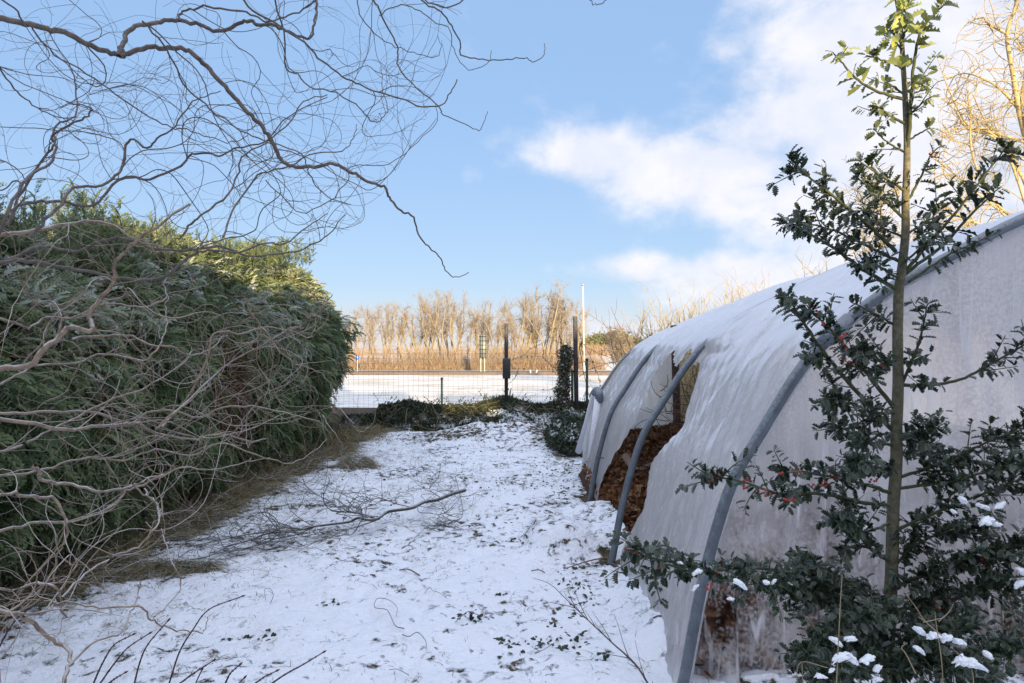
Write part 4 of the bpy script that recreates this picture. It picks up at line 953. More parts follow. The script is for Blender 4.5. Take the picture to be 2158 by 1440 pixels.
def build_fallen():
    rng = np.random.default_rng(41); root = thing('fallen_branch', 'fallen twisting willow branch with fine curling twigs lying on the snow', 'fallen branch')
    zf = lambda p: gz(p[0], p[1])+.01
    def gpath(pl, z0, z1):
        m_ = len(pl); q = []
        for k, (a, b) in enumerate(pl):
            z = z0+(z1-z0)*k/(m_-1)+.03*math.sin(k*1.7); c = G(a, b, z); q.append(c)
        q = np.array(q); 
        for c in q: c[2] = max(c[2], zf(c)+.015)
        return catmull(q, 5)
    mains = [([(980, 1033), (950, 1042), (920, 1054), (895, 1058), (870, 1070), (840, 1075), (815, 1080), (798, 1092), (778, 1096), (755, 1092), (735, 1100), (690, 1106), (660, 1110), (640, 1116), (600, 1120), (560, 1126), (520, 1140), (480, 1152), (440, 1172), (400, 1180)], .12, .06, .019, .004),
             ([(795, 1095), (770, 1086), (745, 1080), (722, 1079), (700, 1077)], .08, .16, .010, .006),
             ([(640, 1116), (600, 1112), (560, 1122), (510, 1128), (460, 1140), (420, 1150), (370, 1180)], .08, .1, .008, .002),
             ([(660, 1112), (620, 1128), (580, 1136), (530, 1152), (470, 1168), (430, 1190)], .06, .06, .007, .002),
             ([(800, 1094), (760, 1108), (720, 1120), (690, 1135), (640, 1150), (600, 1160), (540, 1168)], .05, .04, .006, .0015),
             ([(720, 1078), (700, 1060), (665, 1040), (640, 1020), (625, 1010)], .15, .2, .005, .0015),
             ([(870, 1070), (835, 1062), (800, 1050), (770, 1058), (740, 1050), (700, 1030), (680, 1015)], .1, .2, .005, .0015),
             ([(930, 1050), (905, 1030), (920, 1008), (905, 990), (890, 985)], .1, .25, .005, .0012),
             ([(960, 1010), (975, 1075), (960, 1100), (930, 1105), (895, 1115), (870, 1140), (858, 1150)], .02, .03, .005, .0015)]
    br = MB(); tw = MB(); src = []
    for pl, z0, z1, r0, r1 in mains:
        q = gpath(pl, z0, z1); tube(br, q, [r0, (r0+r1)/2, r1], 7, ref=(.1, .2, 1)); src.append((q, r0, r1))
    br.build('limb', M['fallen'], root, True)
    def grow(src, cnt, lr, rr, up):
        out = []
        for _ in range(cnt):
            q, r0, r1 = src[rng.integers(len(src))]
            if len(q) < 4: continue
            k = rng.integers(len(q)//8, len(q)-1); tg = q[k]-q[k-1]; tg /= np.linalg.norm(tg)+1e-9
            a = rng.uniform(.3, 1.1)*rng.choice([-1, 1]); ca, sa = math.cos(a), math.sin(a)
            dv = np.array([tg[0]*ca-tg[1]*sa, tg[0]*sa+tg[1]*ca, rng.uniform(-.1, up)])
            w_ = wander(q[k], dv, rng.uniform(*lr), .025, 12, .1, 1.0, rng, aniso=(.4, .4, 1.0), zmin=zf)
            r_ = min(rng.uniform(*rr)*1.3, (r0+(r1-r0)*k/len(q))*.75); tube(tw, w_, [r_, r_*.3], 4, ref=(.1, .2, 1)); out.append((w_, r_, r_*.3))
        return out
    g1 = grow(src, 170, (.25, .9), (.0028, .005), .45); g2 = grow(g1, 330, (.12, .5), (.0014, .0026), .4); grow(g2, 200, (.06, .2), (.001, .0015), .4)
    tw.build('twigs', M['fallen'], root)
build_fallen()

def build_dogwood():
    rng = np.random.default_rng(51)
    root = thing('dogwood_shrub', 'dark thin dogwood stems with paired buds rising at the bottom left', 'shrub')
    stems = [([(195, 1445), (215, 1400), (240, 1360), (277, 1339)], 1.45), ([(208, 1445), (240, 1400), (270, 1365), (312, 1337)], 1.5), ([(282, 1445), (295, 1395), (312, 1358), (352, 1311)], 1.5),
             ([(355, 1445), (378, 1375), (405, 1330), (440, 1285), (507, 1258)], 1.6), ([(380, 1440), (410, 1418), (446, 1395)], 1.4), ([(473, 1445), (485, 1420), (502, 1404)], 1.35), ([(410, 1445), (424, 1415)], 1.35),
             ([(568, 1444), (600, 1422), (640, 1400), (678, 1377)], 1.45), ([(532, 1445), (555, 1428), (579, 1416)], 1.4), ([(-10, 1380), (20, 1325), (50, 1290), (85, 1268)], 1.6), ([(225, 1445), (240, 1432), (260, 1420)], 1.4), ([(500, 1445), (512, 1432)], 1.4)]
    base = np.array([-.75, 1.2, 0])
    for pl, d in stems:
        mb = MB(); q = catmull([P(a, b, d) for a, b in pl], 6); b0 = base+np.array([(q[0][0]-base[0])*.45, rng.normal(0, .05), 0])
        q = np.vstack([catmull([b0, b0*.5+q[0]*.5+np.array([0, 0, .05]), q[0]], 5)[:-1], q]); tube(mb, q, [.0022, .0019, .0012], 5)
        for k in range(8, len(q)-1, 2): tube(mb, [q[k]-(q[k+1]-q[k])*.12, q[k], q[k]+(q[k+1]-q[k])*.12], [.001, .0028, .001], 6)
        e = q[-1]+(q[-1]-q[-2])/np.linalg.norm(q[-1]-q[-2])*.012; tube(mb, [q[-1], (q[-1]+e)/2, e], [.001, .0024, .0005], 6)
        mb.build('stem', M['dark_stem'], root, True)
build_dogwood()

# ------------------------------------------------------------------ holly
def build_holly():
    rng = np.random.default_rng(61); D = 2.5
    root = thing('holly_tree', 'young holly with red berries and snow on its spiny leaves before the tunnel', 'tree')
    tr = [(1866, 1690, 2.5), (1870, 1400, 2.5), (1876, 1290, 2.5), (1879, 1180, 2.5), (1885, 1050, 2.5), (1890, 900, 2.5), (1893, 800, 2.5), (1892, 700, 2.5), (1895, 620, 2.5), (1901, 560, 2.5), (1908, 480, 2.5), (1911, 400, 2.5), (1912, 300, 2.5), (1907, 200, 2.5), (1902, 110, 2.5), (1898, 30, 2.5), (1896, -40, 2.5)]
    q = catmull([P(*a) for a in tr], 5); q[:, 0] += (fbm(q[:, 2]*6, q[:, 2]*0, 2, 3)-.5)*.01
    mb = MB(); tube(mb, q, [.024, .023, .022, .021, .0195, .018, .017, .015, .013, .011, .009, .007, .005], 12); trunk = mb.build('trunk', M['holly_bark'], root, True)
    # (points, tip depth, size of leaves, side shoots, berries)
    B = [([(1892, 612), (1830, 575), (1760, 525), (1700, 490), (1649, 467)], 2.35, .052, 12, 0), ([(1887, 530), (1840, 485), (1785, 437), (1720, 385), (1660, 338)], 2.3, .052, 16, 0),
         ([(1901, 554), (1850, 530), (1790, 500), (1730, 478), (1673, 469)], 2.65, .050, 10, 0), ([(1904, 460), (1855, 415), (1802, 369)], 2.4, .05, 5, 0), ([(1908, 403), (1860, 372), (1809, 340)], 2.4, .055, 2, 0),
         ([(1910, 212), (1855, 195), (1809, 170), (1780, 140), (1755, 110)], 2.4, .062, 1, 0), ([(1906, 145), (1870, 130), (1828, 117)], 2.4, .055, 0, 0),
         ([(1912, 330), (1918, 240), (1925, 150), (1937, 73), (1965, 35), (1992, 8)], 2.38, .07, 1, 0), ([(1906, 575), (1955, 515), (2003, 462), (2060, 390), (2120, 312)], 2.3, .065, 3, 0), ([(1905, 580), (1990, 515), (2037, 462), (2075, 425), (2108, 396)], 2.3, .065, 2, 0),
         ([(1916, 418), (1940, 375), (1960, 330), (1984, 305)], 2.4, .05, 1, 1), ([(1915, 595), (1965, 560), (2010, 530), (2050, 520)], 2.5, .045, 3, 0), ([(1916, 295), (1940, 280), (1962, 268)], 2.45, .05, 0, 0),
         ([(1905, 320), (1870, 300), (1840, 270)], 2.6, .04, 2, 0), ([(1905, 260), (1870, 240), (1850, 225)], 2.3, .035, 2, 0), ([(1910, 250), (1940, 220), (1962, 205)], 2.4, .035, 3, 0), ([(1908, 190), (1930, 165), (1955, 160)], 2.6, .035, 2, 0), ([(1905, 200), (1880, 180), (1865, 175)], 2.6, .035, 2, 0),
         ([(1900, 60), (1890, 20), (1885, -20)], 2.4, .06, 0, 0), ([(1898, 90), (1880, 70), (1868, 62)], 2.4, .055, 0, 0), ([(1900, 30), (1915, 0), (1925, -30)], 2.4, .06, 0, 0), ([(1903, 110), (1885, 85), (1870, 78)], 2.5, .055, 0, 0), ([(1902, 80), (1915, 50), (1905, 20)], 2.3, .06, 0, 0),
         ([(1900, 500), (1950, 470), (1985, 440)], 2.6, .045, 5, 0), ([(1903, 500), (1860, 480), (1830, 450)], 2.65, .045, 5, 0), ([(1898, 590), (1850, 560), (1835, 545)], 2.4, .04, 4, 0), ([(1898, 560), (1940, 520), (1945, 490)], 2.3, .04, 5, 0),
         # middle
         ([(1879, 905), (1810, 830), (1746, 756), (1700, 690), (1668, 640), (1662, 622)], 2.2, .05, 6, 0), ([(1884, 860), (1830, 790), (1785, 735), (1745, 690), (1700, 645)], 2.25, .046, 6, 3), ([(1893, 690), (1850, 665), (1800, 640)], 2.5, .04, 4, 0),
         ([(1895, 813), (1960, 812), (2023, 800), (2090, 765), (2158, 728), (2200, 705)], 2.3, .046, 6, 0), ([(1900, 812), (1930, 740), (1945, 690), (1955, 640)], 2.3, .045, 4, 0), ([(1892, 760), (1850, 760), (1810, 735)], 2.35, .045, 6, 1), ([(1889, 870), (1840, 870), (1790, 850), (1740, 855)], 2.35, .044, 10, 0),
         ([(1888, 940), (1830, 930), (1780, 905), (1740, 890)], 2.4, .044, 10, 0), ([(1889, 930), (1930, 920), (1980, 900)], 2.35, .044, 9, 0),
         ([(1880, 1065), (1820, 1060), (1760, 1045), (1700, 1040), (1640, 1040), (1580, 1020), (1530, 1008), (1488, 1000)], 2.15, .042, 10, 7), ([(1882, 1040), (1820, 1020), (1750, 1005), (1690, 995), (1640, 1000)], 2.3, .042, 11, 4),
         ([(1884, 1010), (1960, 985), (2040, 950), (2110, 920), (2170, 890)], 2.3, .045, 16, 0), ([(1884, 1030), (1970, 1020), (2060, 1000), (2120, 985), (2190, 960)], 2.2, .045, 18, 0), ([(1881, 1120), (1950, 1090), (2020, 1060), (2100, 1030), (2180, 1000)], 2.25, .045, 14, 0),
         ([(1882, 1100), (1830, 1120), (1790, 1110), (1750, 1090)], 2.35, .045, 10, 0), ([(1886, 980), (1840, 985), (1800, 970)], 2.3, .044, 9, 1), ([(1885, 960), (1935, 950), (1985, 955)], 2.65, .044, 8, 0),
         # low
         ([(1876, 1290), (1800, 1270), (1720, 1235), (1650, 1205), (1560, 1198), (1490, 1205), (1440, 1200), (1380, 1180), (1325, 1158)], 2.0, .040, 22, 4), ([(1878, 1300), (1800, 1285), (1720, 1260), (1660, 1240), (1600, 1225)], 2.15, .044, 18, 0), ([(1877, 1270), (1800, 1230), (1720, 1190), (1690, 1185)], 2.3, .044, 12, 0),
         ([(1876, 1240), (1930, 1220), (2000, 1190), (2080, 1170), (2170, 1140)], 2.25, .045, 22, 3), ([(1876, 1290), (1960, 1270), (2040, 1250), (2120, 1230), (2190, 1220)], 2.2, .045, 22, 2), ([(1877, 1200), (1930, 1150), (2000, 1120), (2060, 1110)], 2.4, .045, 12, 0),
         ([(1880, 1190), (1840, 1160), (1800, 1150), (1770, 1165)], 2.4, .042, 4, 0), ([(1874, 1350), (1830, 1340), (1780, 1330), (1740, 1340), (1690, 1390)], 2.1, .044, 20, 0), ([(1874, 1360), (1930, 1340), (2000, 1330), (2080, 1350), (2150, 1370)], 2.1, .044, 22, 0),
         ([(1873, 1400), (1830, 1390), (1780, 1400), (1720, 1430)], 2.0, .044, 18, 0), ([(1873, 1400), (1950, 1390), (2020, 1400), (2100, 1430)], 2.0, .044, 18, 0), ([(1872, 1440), (1900, 1400), (1930, 1370), (1950, 1330)], 2.2, .044, 16, 0), ([(1875, 1330), (1860, 1310), (1840, 1300), (1810, 1310)], 2.2, .044, 12, 0),
         ([(1872, 1430), (1850, 1370), (1820, 1330), (1800, 1300)], 2.6, .044, 12, 0), ([(1875, 1320), (1930, 1290), (1980, 1290), (2050, 1310)], 2.6, .044, 14, 0)]
    lf = MB(); ber = []; tw = MB(); snowp = []
    def leafrow(q, size, dens, low, young):
        L = np.linalg.norm(np.diff(q, axis=0), axis=1).sum(); size = size*1.04; n = max(4, int(L/.0130*dens)); t_ = np.sort(rng.random(n))**.9
        k = (t_*(len(q)-1.001)).astype(int); fr = t_*(len(q)-1.001)-k; p = q[k]*(1-fr)[:, None]+q[k+1]*fr[:, None]; tg = q[k+1]-q[k]; tg /= np.linalg.norm(tg, axis=1)[:, None]+1e-9
        a = rdir(n, rng); a -= tg*(a*tg).sum(1)[:, None]; a /= np.linalg.norm(a, axis=1)[:, None]
        fwd = a+tg*.55+np.array([0, 0, -.12]); up = np.array([0, 0, 1.])+tg*.5+rdir(n, rng)*.45
        sc = size*rng.uniform(.6, 1.15, n)*(1-.25*t_)
        # every leaf has its short stalk
        st0 = p; p = p+a*.006
        kind = np.where(rng.random(n) < young, 3, rng.integers(0, 3, n))
        fro = np.where(low, .0, .0)+(rng.random(n) < .10)*rng.random(n)*.4
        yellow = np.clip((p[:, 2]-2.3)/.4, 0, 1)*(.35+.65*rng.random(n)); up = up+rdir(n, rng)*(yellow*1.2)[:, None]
        for v in range(4):
            m_ = kind == v
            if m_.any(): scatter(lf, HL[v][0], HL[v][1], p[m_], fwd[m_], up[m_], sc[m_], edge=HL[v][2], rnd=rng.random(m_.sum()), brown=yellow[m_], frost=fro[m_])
        return p
    for (pl, dt, size, side, nb) in B:
        dep = np.linspace(2.5, dt, len(pl)); q = catmull([P(a, b, c) for (a, b), c in zip(pl, dep)], 6)
        q[1:] += rng.normal(size=(len(q)-1, 3))*.0012
        L = np.linalg.norm(np.diff(q, axis=0), axis=1).sum(); low = pl[0][1] > 650; r0 = .0036+.0045*min(1, L/.6)
        mb = MB(); tube(mb, q, [r0, r0*.7, .0022], 6); mb.build('branch', M['holly_twig'], root, True)
        young = .5 if not low else .02
        leafrow(q[len(q)//5:], size, (1.35 if pl[0][1] > 1180 else 1.0) if low else .75, low, young)
        # cluster of leaves at the tip
        leafrow(q[-3:], size, 3.5, low, young)
        for _ in range(int(side*((2.3 if pl[0][1] > 1180 else 1.6) if low else 1.15))):
            k = rng.integers(len(q)//8, len(q)-2); tg = q[k+1]-q[k]; tg /= np.linalg.norm(tg); dd = tg*.7+rdir(1, rng)[0]*np.array([.8, .8, .75])+np.array([0, 0, .1 if not low else -.02])
            Ls = rng.uniform(.05, .15); w_ = wander(q[k], dd, Ls, .015, 3, .1, 1, rng); 
            if len(w_) < 3: continue
            tube(tw, w_, [.0026, .0012], 4); leafrow(w_, size*.88, 1.35, low, young)
        if low:
            for _ in range(int(side*.1+.3)):
                pz = px_of(q[-1])[1]
                if pz > 950 or pl[0][1] > 1000: snowp.append(q[rng.integers(len(q)//3, len(q))]+np.array([0, rng.uniform(-.06, 0), .02]))
        for _ in range((nb+1)//2):
            k = rng.integers(len(q)//3, len(q)-1); c = q[k]+rng.normal(size=3)*.006-np.array([0, .012, .004]); ber.append(c)
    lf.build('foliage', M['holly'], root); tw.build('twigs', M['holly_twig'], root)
    ber += [P(1735, 683, 2.2), P(1772, 708, 2.2), P(1782, 735, 2.2), P(1788, 762, 2.2), P(1645, 998, 2.2), P(1655, 1052, 2.15), P(1668, 1056, 2.15), P(1620, 1045, 2.1), P(1320, 1160, 2.0), P(1490, 1243, 2.0), P(1500, 1238, 2.0), P(1968, 1266, 2.1), P(1732, 1025, 2.2), P(1742, 1028, 2.2), P(1840, 1012, 2.3)]
    sph = bpy.data.meshes.new('berries_tmp'); import bmesh
    bm = bmesh.new(); bmesh.ops.create_icosphere(bm, subdivisions=2, radius=1); bm.to_mesh(sph); bm.free()
    sv = np.array([v.co[:] for v in sph.vertices]); sf = np.array([p.vertices[:] for p in sph.polygons])
    for c in ber:
        mb = MB()
        for _ in range(rng.integers(2, 6)):
            cc = c+rng.normal(size=3)*np.array([.009, .006, .008]); mb.add(sv*.0042*rng.uniform(.85, 1.1)+cc, sf)
        mb.build('berry_cluster', M['berry'], root, True)
    # snow lying on the lower leaves
    spots = [(1470, 1205, 2.05, 1), (1560, 1230, 2.05, 1.2), (1615, 1228, 2.1, .9), (1540, 1262, 2.05, .7), (1465, 1238, 2.0, .7), (2030, 1055, 2.2, 1.1), (2072, 1068, 2.2, 1.2), (2010, 1078, 2.2, .8), (2080, 1098, 2.15, 1.4), (2100, 1105, 2.15, 1), (2105, 1066, 2.2, 1),
             (1938, 1330, 2.0, 1.2), (1965, 1340, 2.0, 1.3), (1992, 1345, 2.0, 1.3), (2022, 1352, 2.0, 1.1), (1938, 1370, 2.0, .9), (1760, 1350, 2.0, 1.1), (1792, 1346, 2.0, 1), (1770, 1385, 1.95, 1.3), (1795, 1388, 1.95, 1.3), (1828, 1390, 1.95, 1.3), (1850, 1408, 1.95, 1), (2025, 1392, 1.95, 1.6), (2050, 1398, 1.95, 1.6), (2082, 1380, 2.0, 1), (1753, 1412, 1.95, .6), (1850, 1432, 1.95, .8), (1730, 1425, 1.95, .8), (2155, 1205, 2.1, 1.2), (2150, 1230, 2.1, 1)]
    mb = MB(); bm = bmesh.new(); bmesh.ops.create_icosphere(bm, subdivisions=4, radius=1); bm.to_mesh(sph); bm.free()
    tv = np.array([v.co[:] for v in sph.vertices]); tf_ = np.array([p.vertices[:] for p in sph.polygons])
    allp = [(P(a, b, d), s) for a, b, d, s in spots]+[(p, .6) for p in snowp]
    for i_, (c, s) in enumerate(allp):
        o1 = i_*7.3; nz_ = fbm(tv[:, 0]*2.2+o1, tv[:, 1]*2.2+tv[:, 2]*1.7, 4, 3)-.5; n2_ = fbm(tv[:, 0]*6+o1, tv[:, 1]*6-tv[:, 2]*5, 3, 9)-.5
        a_ = rng.uniform(-.9, .9); v = tv*(1+1.3*nz_+.5*n2_)[:, None]*np.array([rng.uniform(.011, .021), .012, .0065])*s
        v = np.stack([v[:, 0]*math.cos(a_)-v[:, 2]*math.sin(a_), v[:, 1], v[:, 0]*math.sin(a_)+v[:, 2]*math.cos(a_)], -1)
        v[:, 2] -= 9*v[:, 0]**2/s; mb.add(v+c, tf_)
    tag(mb.build('snow_on_leaves', M['snow'], root, True), kind='stuff')
    # dry grass stalks in the holly's lower branches
    g = thing('dry_stalks', 'thin straw-coloured dry stalks standing in front of the lower holly', 'dry stalks')
    mb = MB()
    for pl in [[(1690, 1500), (1680, 1440), (1688, 1396), (1745, 1408)], [(1690, 1398), (1692, 1440)], [(1990, 1500), (1985, 1400), (1975, 1330), (1970, 1290)], [(1985, 1340), (1950, 1310), (1930, 1280), (1900, 1240)], [(1978, 1310), (2000, 1290), (2010, 1270)], [(1950, 1310), (1935, 1300)], [(2053, 1500), (2050, 1420), (2035, 1392), (2010, 1370)], [(1930, 1420), (1910, 1380), (1900, 1365), (1912, 1355)], [(1945, 1312), (1990, 1302)], [(1760, 1500), (1770, 1290), (1775, 1210)]]:
        qq = catmull([P(a, b, 1.95) for a, b in pl], 5); tube(mb, qq, [.0018, .001], 4)
        if pl[0][1] >= 1500: b0 = qq[0].copy(); b0[2] = 0; tube(mb, [b0, qq[0]], .0018, 4)
    mb.build('stalks', M['straw'], g)
build_holly()

# ------------------------------------------------------------------ bare trees and shrubs
def make_tree_mesh(h, rng, spread=.35, lean=0, twig=.006, n1=16, n2=7, n3=6, trunk_r=.075, fork=.35, tw_w=.011):
    tk, cr = MB(), MB()
    tr = wander([0, 0, -.05], [lean, 0, 1], h*.93, .25, .16, 1.5, .5, rng, aniso=(1, 1, .3)); tube(tk, tr, [trunk_r, trunk_r*.75, trunk_r*.45, .015], 6)
    lv = [(tr, trunk_r)]
    if rng.random() < .6:
        k = int(len(tr)*rng.uniform(.15, .45)); t2 = wander(tr[k], [rng.choice([-1, 1])*.2, rng.normal(0, .15), 1], h*.62, .25, .2, 1.5, .3, rng, aniso=(1, 1, .3)); tube(tk, t2, [trunk_r*.6, .012], 5); lv.append((t2, trunk_r*.6))
    l1 = []
    for t_, r in lv:
        for k in range(n1):
            i = int(rng.uniform(fork, .97)*(len(t_)-1)); a = rng.uniform(0, 2*math.pi); up_ = rng.uniform(.7, 1.6)
            L = (h*(.36 if trunk_r < .085 else .27)*(1-.6*i/len(t_))+.25)*rng.uniform(.5, 1.1); q = wander(t_[i], [math.cos(a)*spread*2, math.sin(a)*spread*2, up_], L, .12, 1.2, .5, .3, rng, aniso=(1, 1, .4)); tube(cr, q, [.020, .008], 4); l1.append(q)
    l2 = []
    for q in l1:
        for k in range(n2):
            i = rng.integers(1, max(2, len(q)-1)); i = min(i, len(q)-1); q2 = wander(q[i], (q[-1]-q[0])/np.linalg.norm(q[-1]-q[0]+1e-6)+rdir(1, rng)[0]*.75, rng.uniform(.3, .9), .12, 2, .4, .2, rng); tube(cr, q2, [tw_w*1.2, tw_w*.6], 3); l2.append(q2)
    for q in l2:
        for k in range(n3):
            i = rng.integers(0, len(q)); q3 = wander(q[i], rdir(1, rng)[0]*.8+np.array([0, 0, .7]), rng.uniform(.15, .5), .12, 2, .4, .2, rng)
            if len(q3) > 1: tube(cr, q3, [tw_w*.7, tw_w*.4], 3)
    return tk, cr
def build_treeline():
    rng = np.random.default_rng(71); protos = []
    for k in range(8):
        h = [6.2, 6.6, 7.0, 5.9, 7.4, 6.4, 7.9, 6.8][k]; tk, cr = make_tree_mesh(h, rng, spread=[.17, .24, .12, .2, .16, .15, .12, .27][k], lean=rng.normal(0, .06), n1=13, n2=5, n3=3, fork=.33, trunk_r=.09, tw_w=.0065)
        r = thing('bare_tree', None, None); tk.build('trunk', M['row_bark'], r); cr.build('crown', M['row_twig'], r); protos.append((r, h))
    xs = [(755, 5.5), (775, 5.9), (790, 5.8), (806, 6), (820, 6.1), (838, 5.5), (852, 6), (868, 5.8), (880, 5.9), (893, 6.5), (903, 6.9), (918, 6.8), (932, 7.3), (945, 6.9), (957, 7), (975, 6), (992, 5.6), (1005, 6), (1018, 5.8), (1030, 6.4), (1042, 6.2), (1055, 5.6), (1068, 6.2), (1080, 5.7), (1098, 7), (1104, 7.6), (1120, 6.3), (1133, 6), (1145, 7.4), (1152, 7.9), (1160, 7.1), (1172, 7.2), (1185, 6.6), (1196, 6.4), (1206, 6.2), (1216, 5.8), (735, 5.6), (718, 5.5)]
    xs += [(px+rng.uniform(4, 9), hh*rng.uniform(.72, .98)) for px, hh in xs if rng.random() < .95]
    words = ['straight', 'leaning', 'forked', 'slender', 'bushy', 'crooked', 'feathery', 'wide']
    used = {}
    for i, (px, hh) in enumerate(xs):
        k = i if i < 8 else int(rng.integers(8)); pr, h = protos[k]
        d = 57.5+rng.uniform(0, 5); o = pr if i < 8 else copy_tree(pr)
        o.location = ((px-CX)*d/F, d, 0); s = hh*1.03*d/58/h; o.scale = (s, s, s); o.rotation_euler = (0, 0, rng.uniform(0, 6.28))
        lab = None
        for a, b, n_ in [(1067, -1, 'tall post with the box'), (1017, -1, 'back of the road sign'), (931, -1, 'green fence post'), (1186, -1, 'ivy-clad trunk'), (753, -1, 'small blue sign')]:
            if abs(px-a) < 9 and n_ not in used: used[n_] = 1; lab = f'bare sunlit tree directly behind the {n_}'; break
        if not lab:
            o['label'] = 'one of the slim bare golden trees in the row across the field'
        else: o['label'] = lab
        o['category'] = 'tree'; o['group'] = 'bare trees in a row across the field'
    # brushwood beneath
    mb = MB(); n = 9500; x = rng.uniform(-17, 7.8, n); y = rng.uniform(56.5, 60.5, n); H = 1.95*(.25+1.5*fbm(x*.45, y*.3, 3, 9)); H[:] *= rng.uniform(.35, 1.15, n)
    base = np.stack([x, y, 0*x], -1); dr = np.stack([rng.normal(0, .35, n), rng.normal(0, .3, n), np.ones(n)], -1); blades(mb, base, dr, H, .011, rng, .05)
    n = 8500; x = rng.uniform(-17, 7.8, n); y = rng.uniform(56.5, 60.5, n); base = np.stack([x, y, rng.uniform(.1, 1.8, n)], -1); blades(mb, base, rdir(n, rng), rng.uniform(.2, .6, n), .008, rng, .05)
    tag(mb.build('undergrowth', M['undergrowth']), 'reddish brown bare brushwood beneath the row of trees', 'brushwood', kind='stuff')
    # farther wood with pines, and a thin far line
    mb = MB()
    for k in range(70):
        px = rng.uniform(1236, 1420); d = rng.uniform(265, 300); hh = rng.uniform(5, 8)*(1+.25*math.sin(px*.05)); c = P(px, 740, d); c[2] = 0
        nn = 260; p = rng.normal(size=(nn, 3))*np.array([1.6, 1.6, hh*.16])+np.array([c[0], c[1], hh*.72]); scatter(mb, IV[0], IV[1], p, rdir(nn, rng), rdir(nn, rng), rng.uniform(.5, 1.2, nn), rnd=rng.random(nn), brown=0)
    tag(mb.build('pine_wood', M['pine']), 'distant dark green pine wood beyond the fields at right', 'wood', kind='stuff')
    mb = MB(); n = 16000; x = np.concatenate([rng.uniform(-330, 330, n//2), rng.uniform(26, 75, n//2)]); y = rng.uniform(240, 262, n); base = np.stack([x, y, 0*x], -1)
    blades(mb, base, np.stack([rng.normal(0, .3, n), rng.normal(0, .2, n), np.ones(n)], -1), rng.uniform(1.0, 5.0, n), .12, rng, 0); tag(mb.build('far_scrub', M['undergrowth']), 'hazy brown line of far scrub on the horizon', 'scrub', kind='stuff')
build_treeline()
def build_bare_tree(name, label, x, y, h, rng, mt, lean=0, **kw):
    r = thing(name, label, 'tree' if 'tree' in name else 'shrub', loc=(x, y, 0)); tk, cr = make_tree_mesh(h, rng, lean=lean, **kw); tk.build('trunk', mt, r, True); cr.build('crown', mt, r); return r
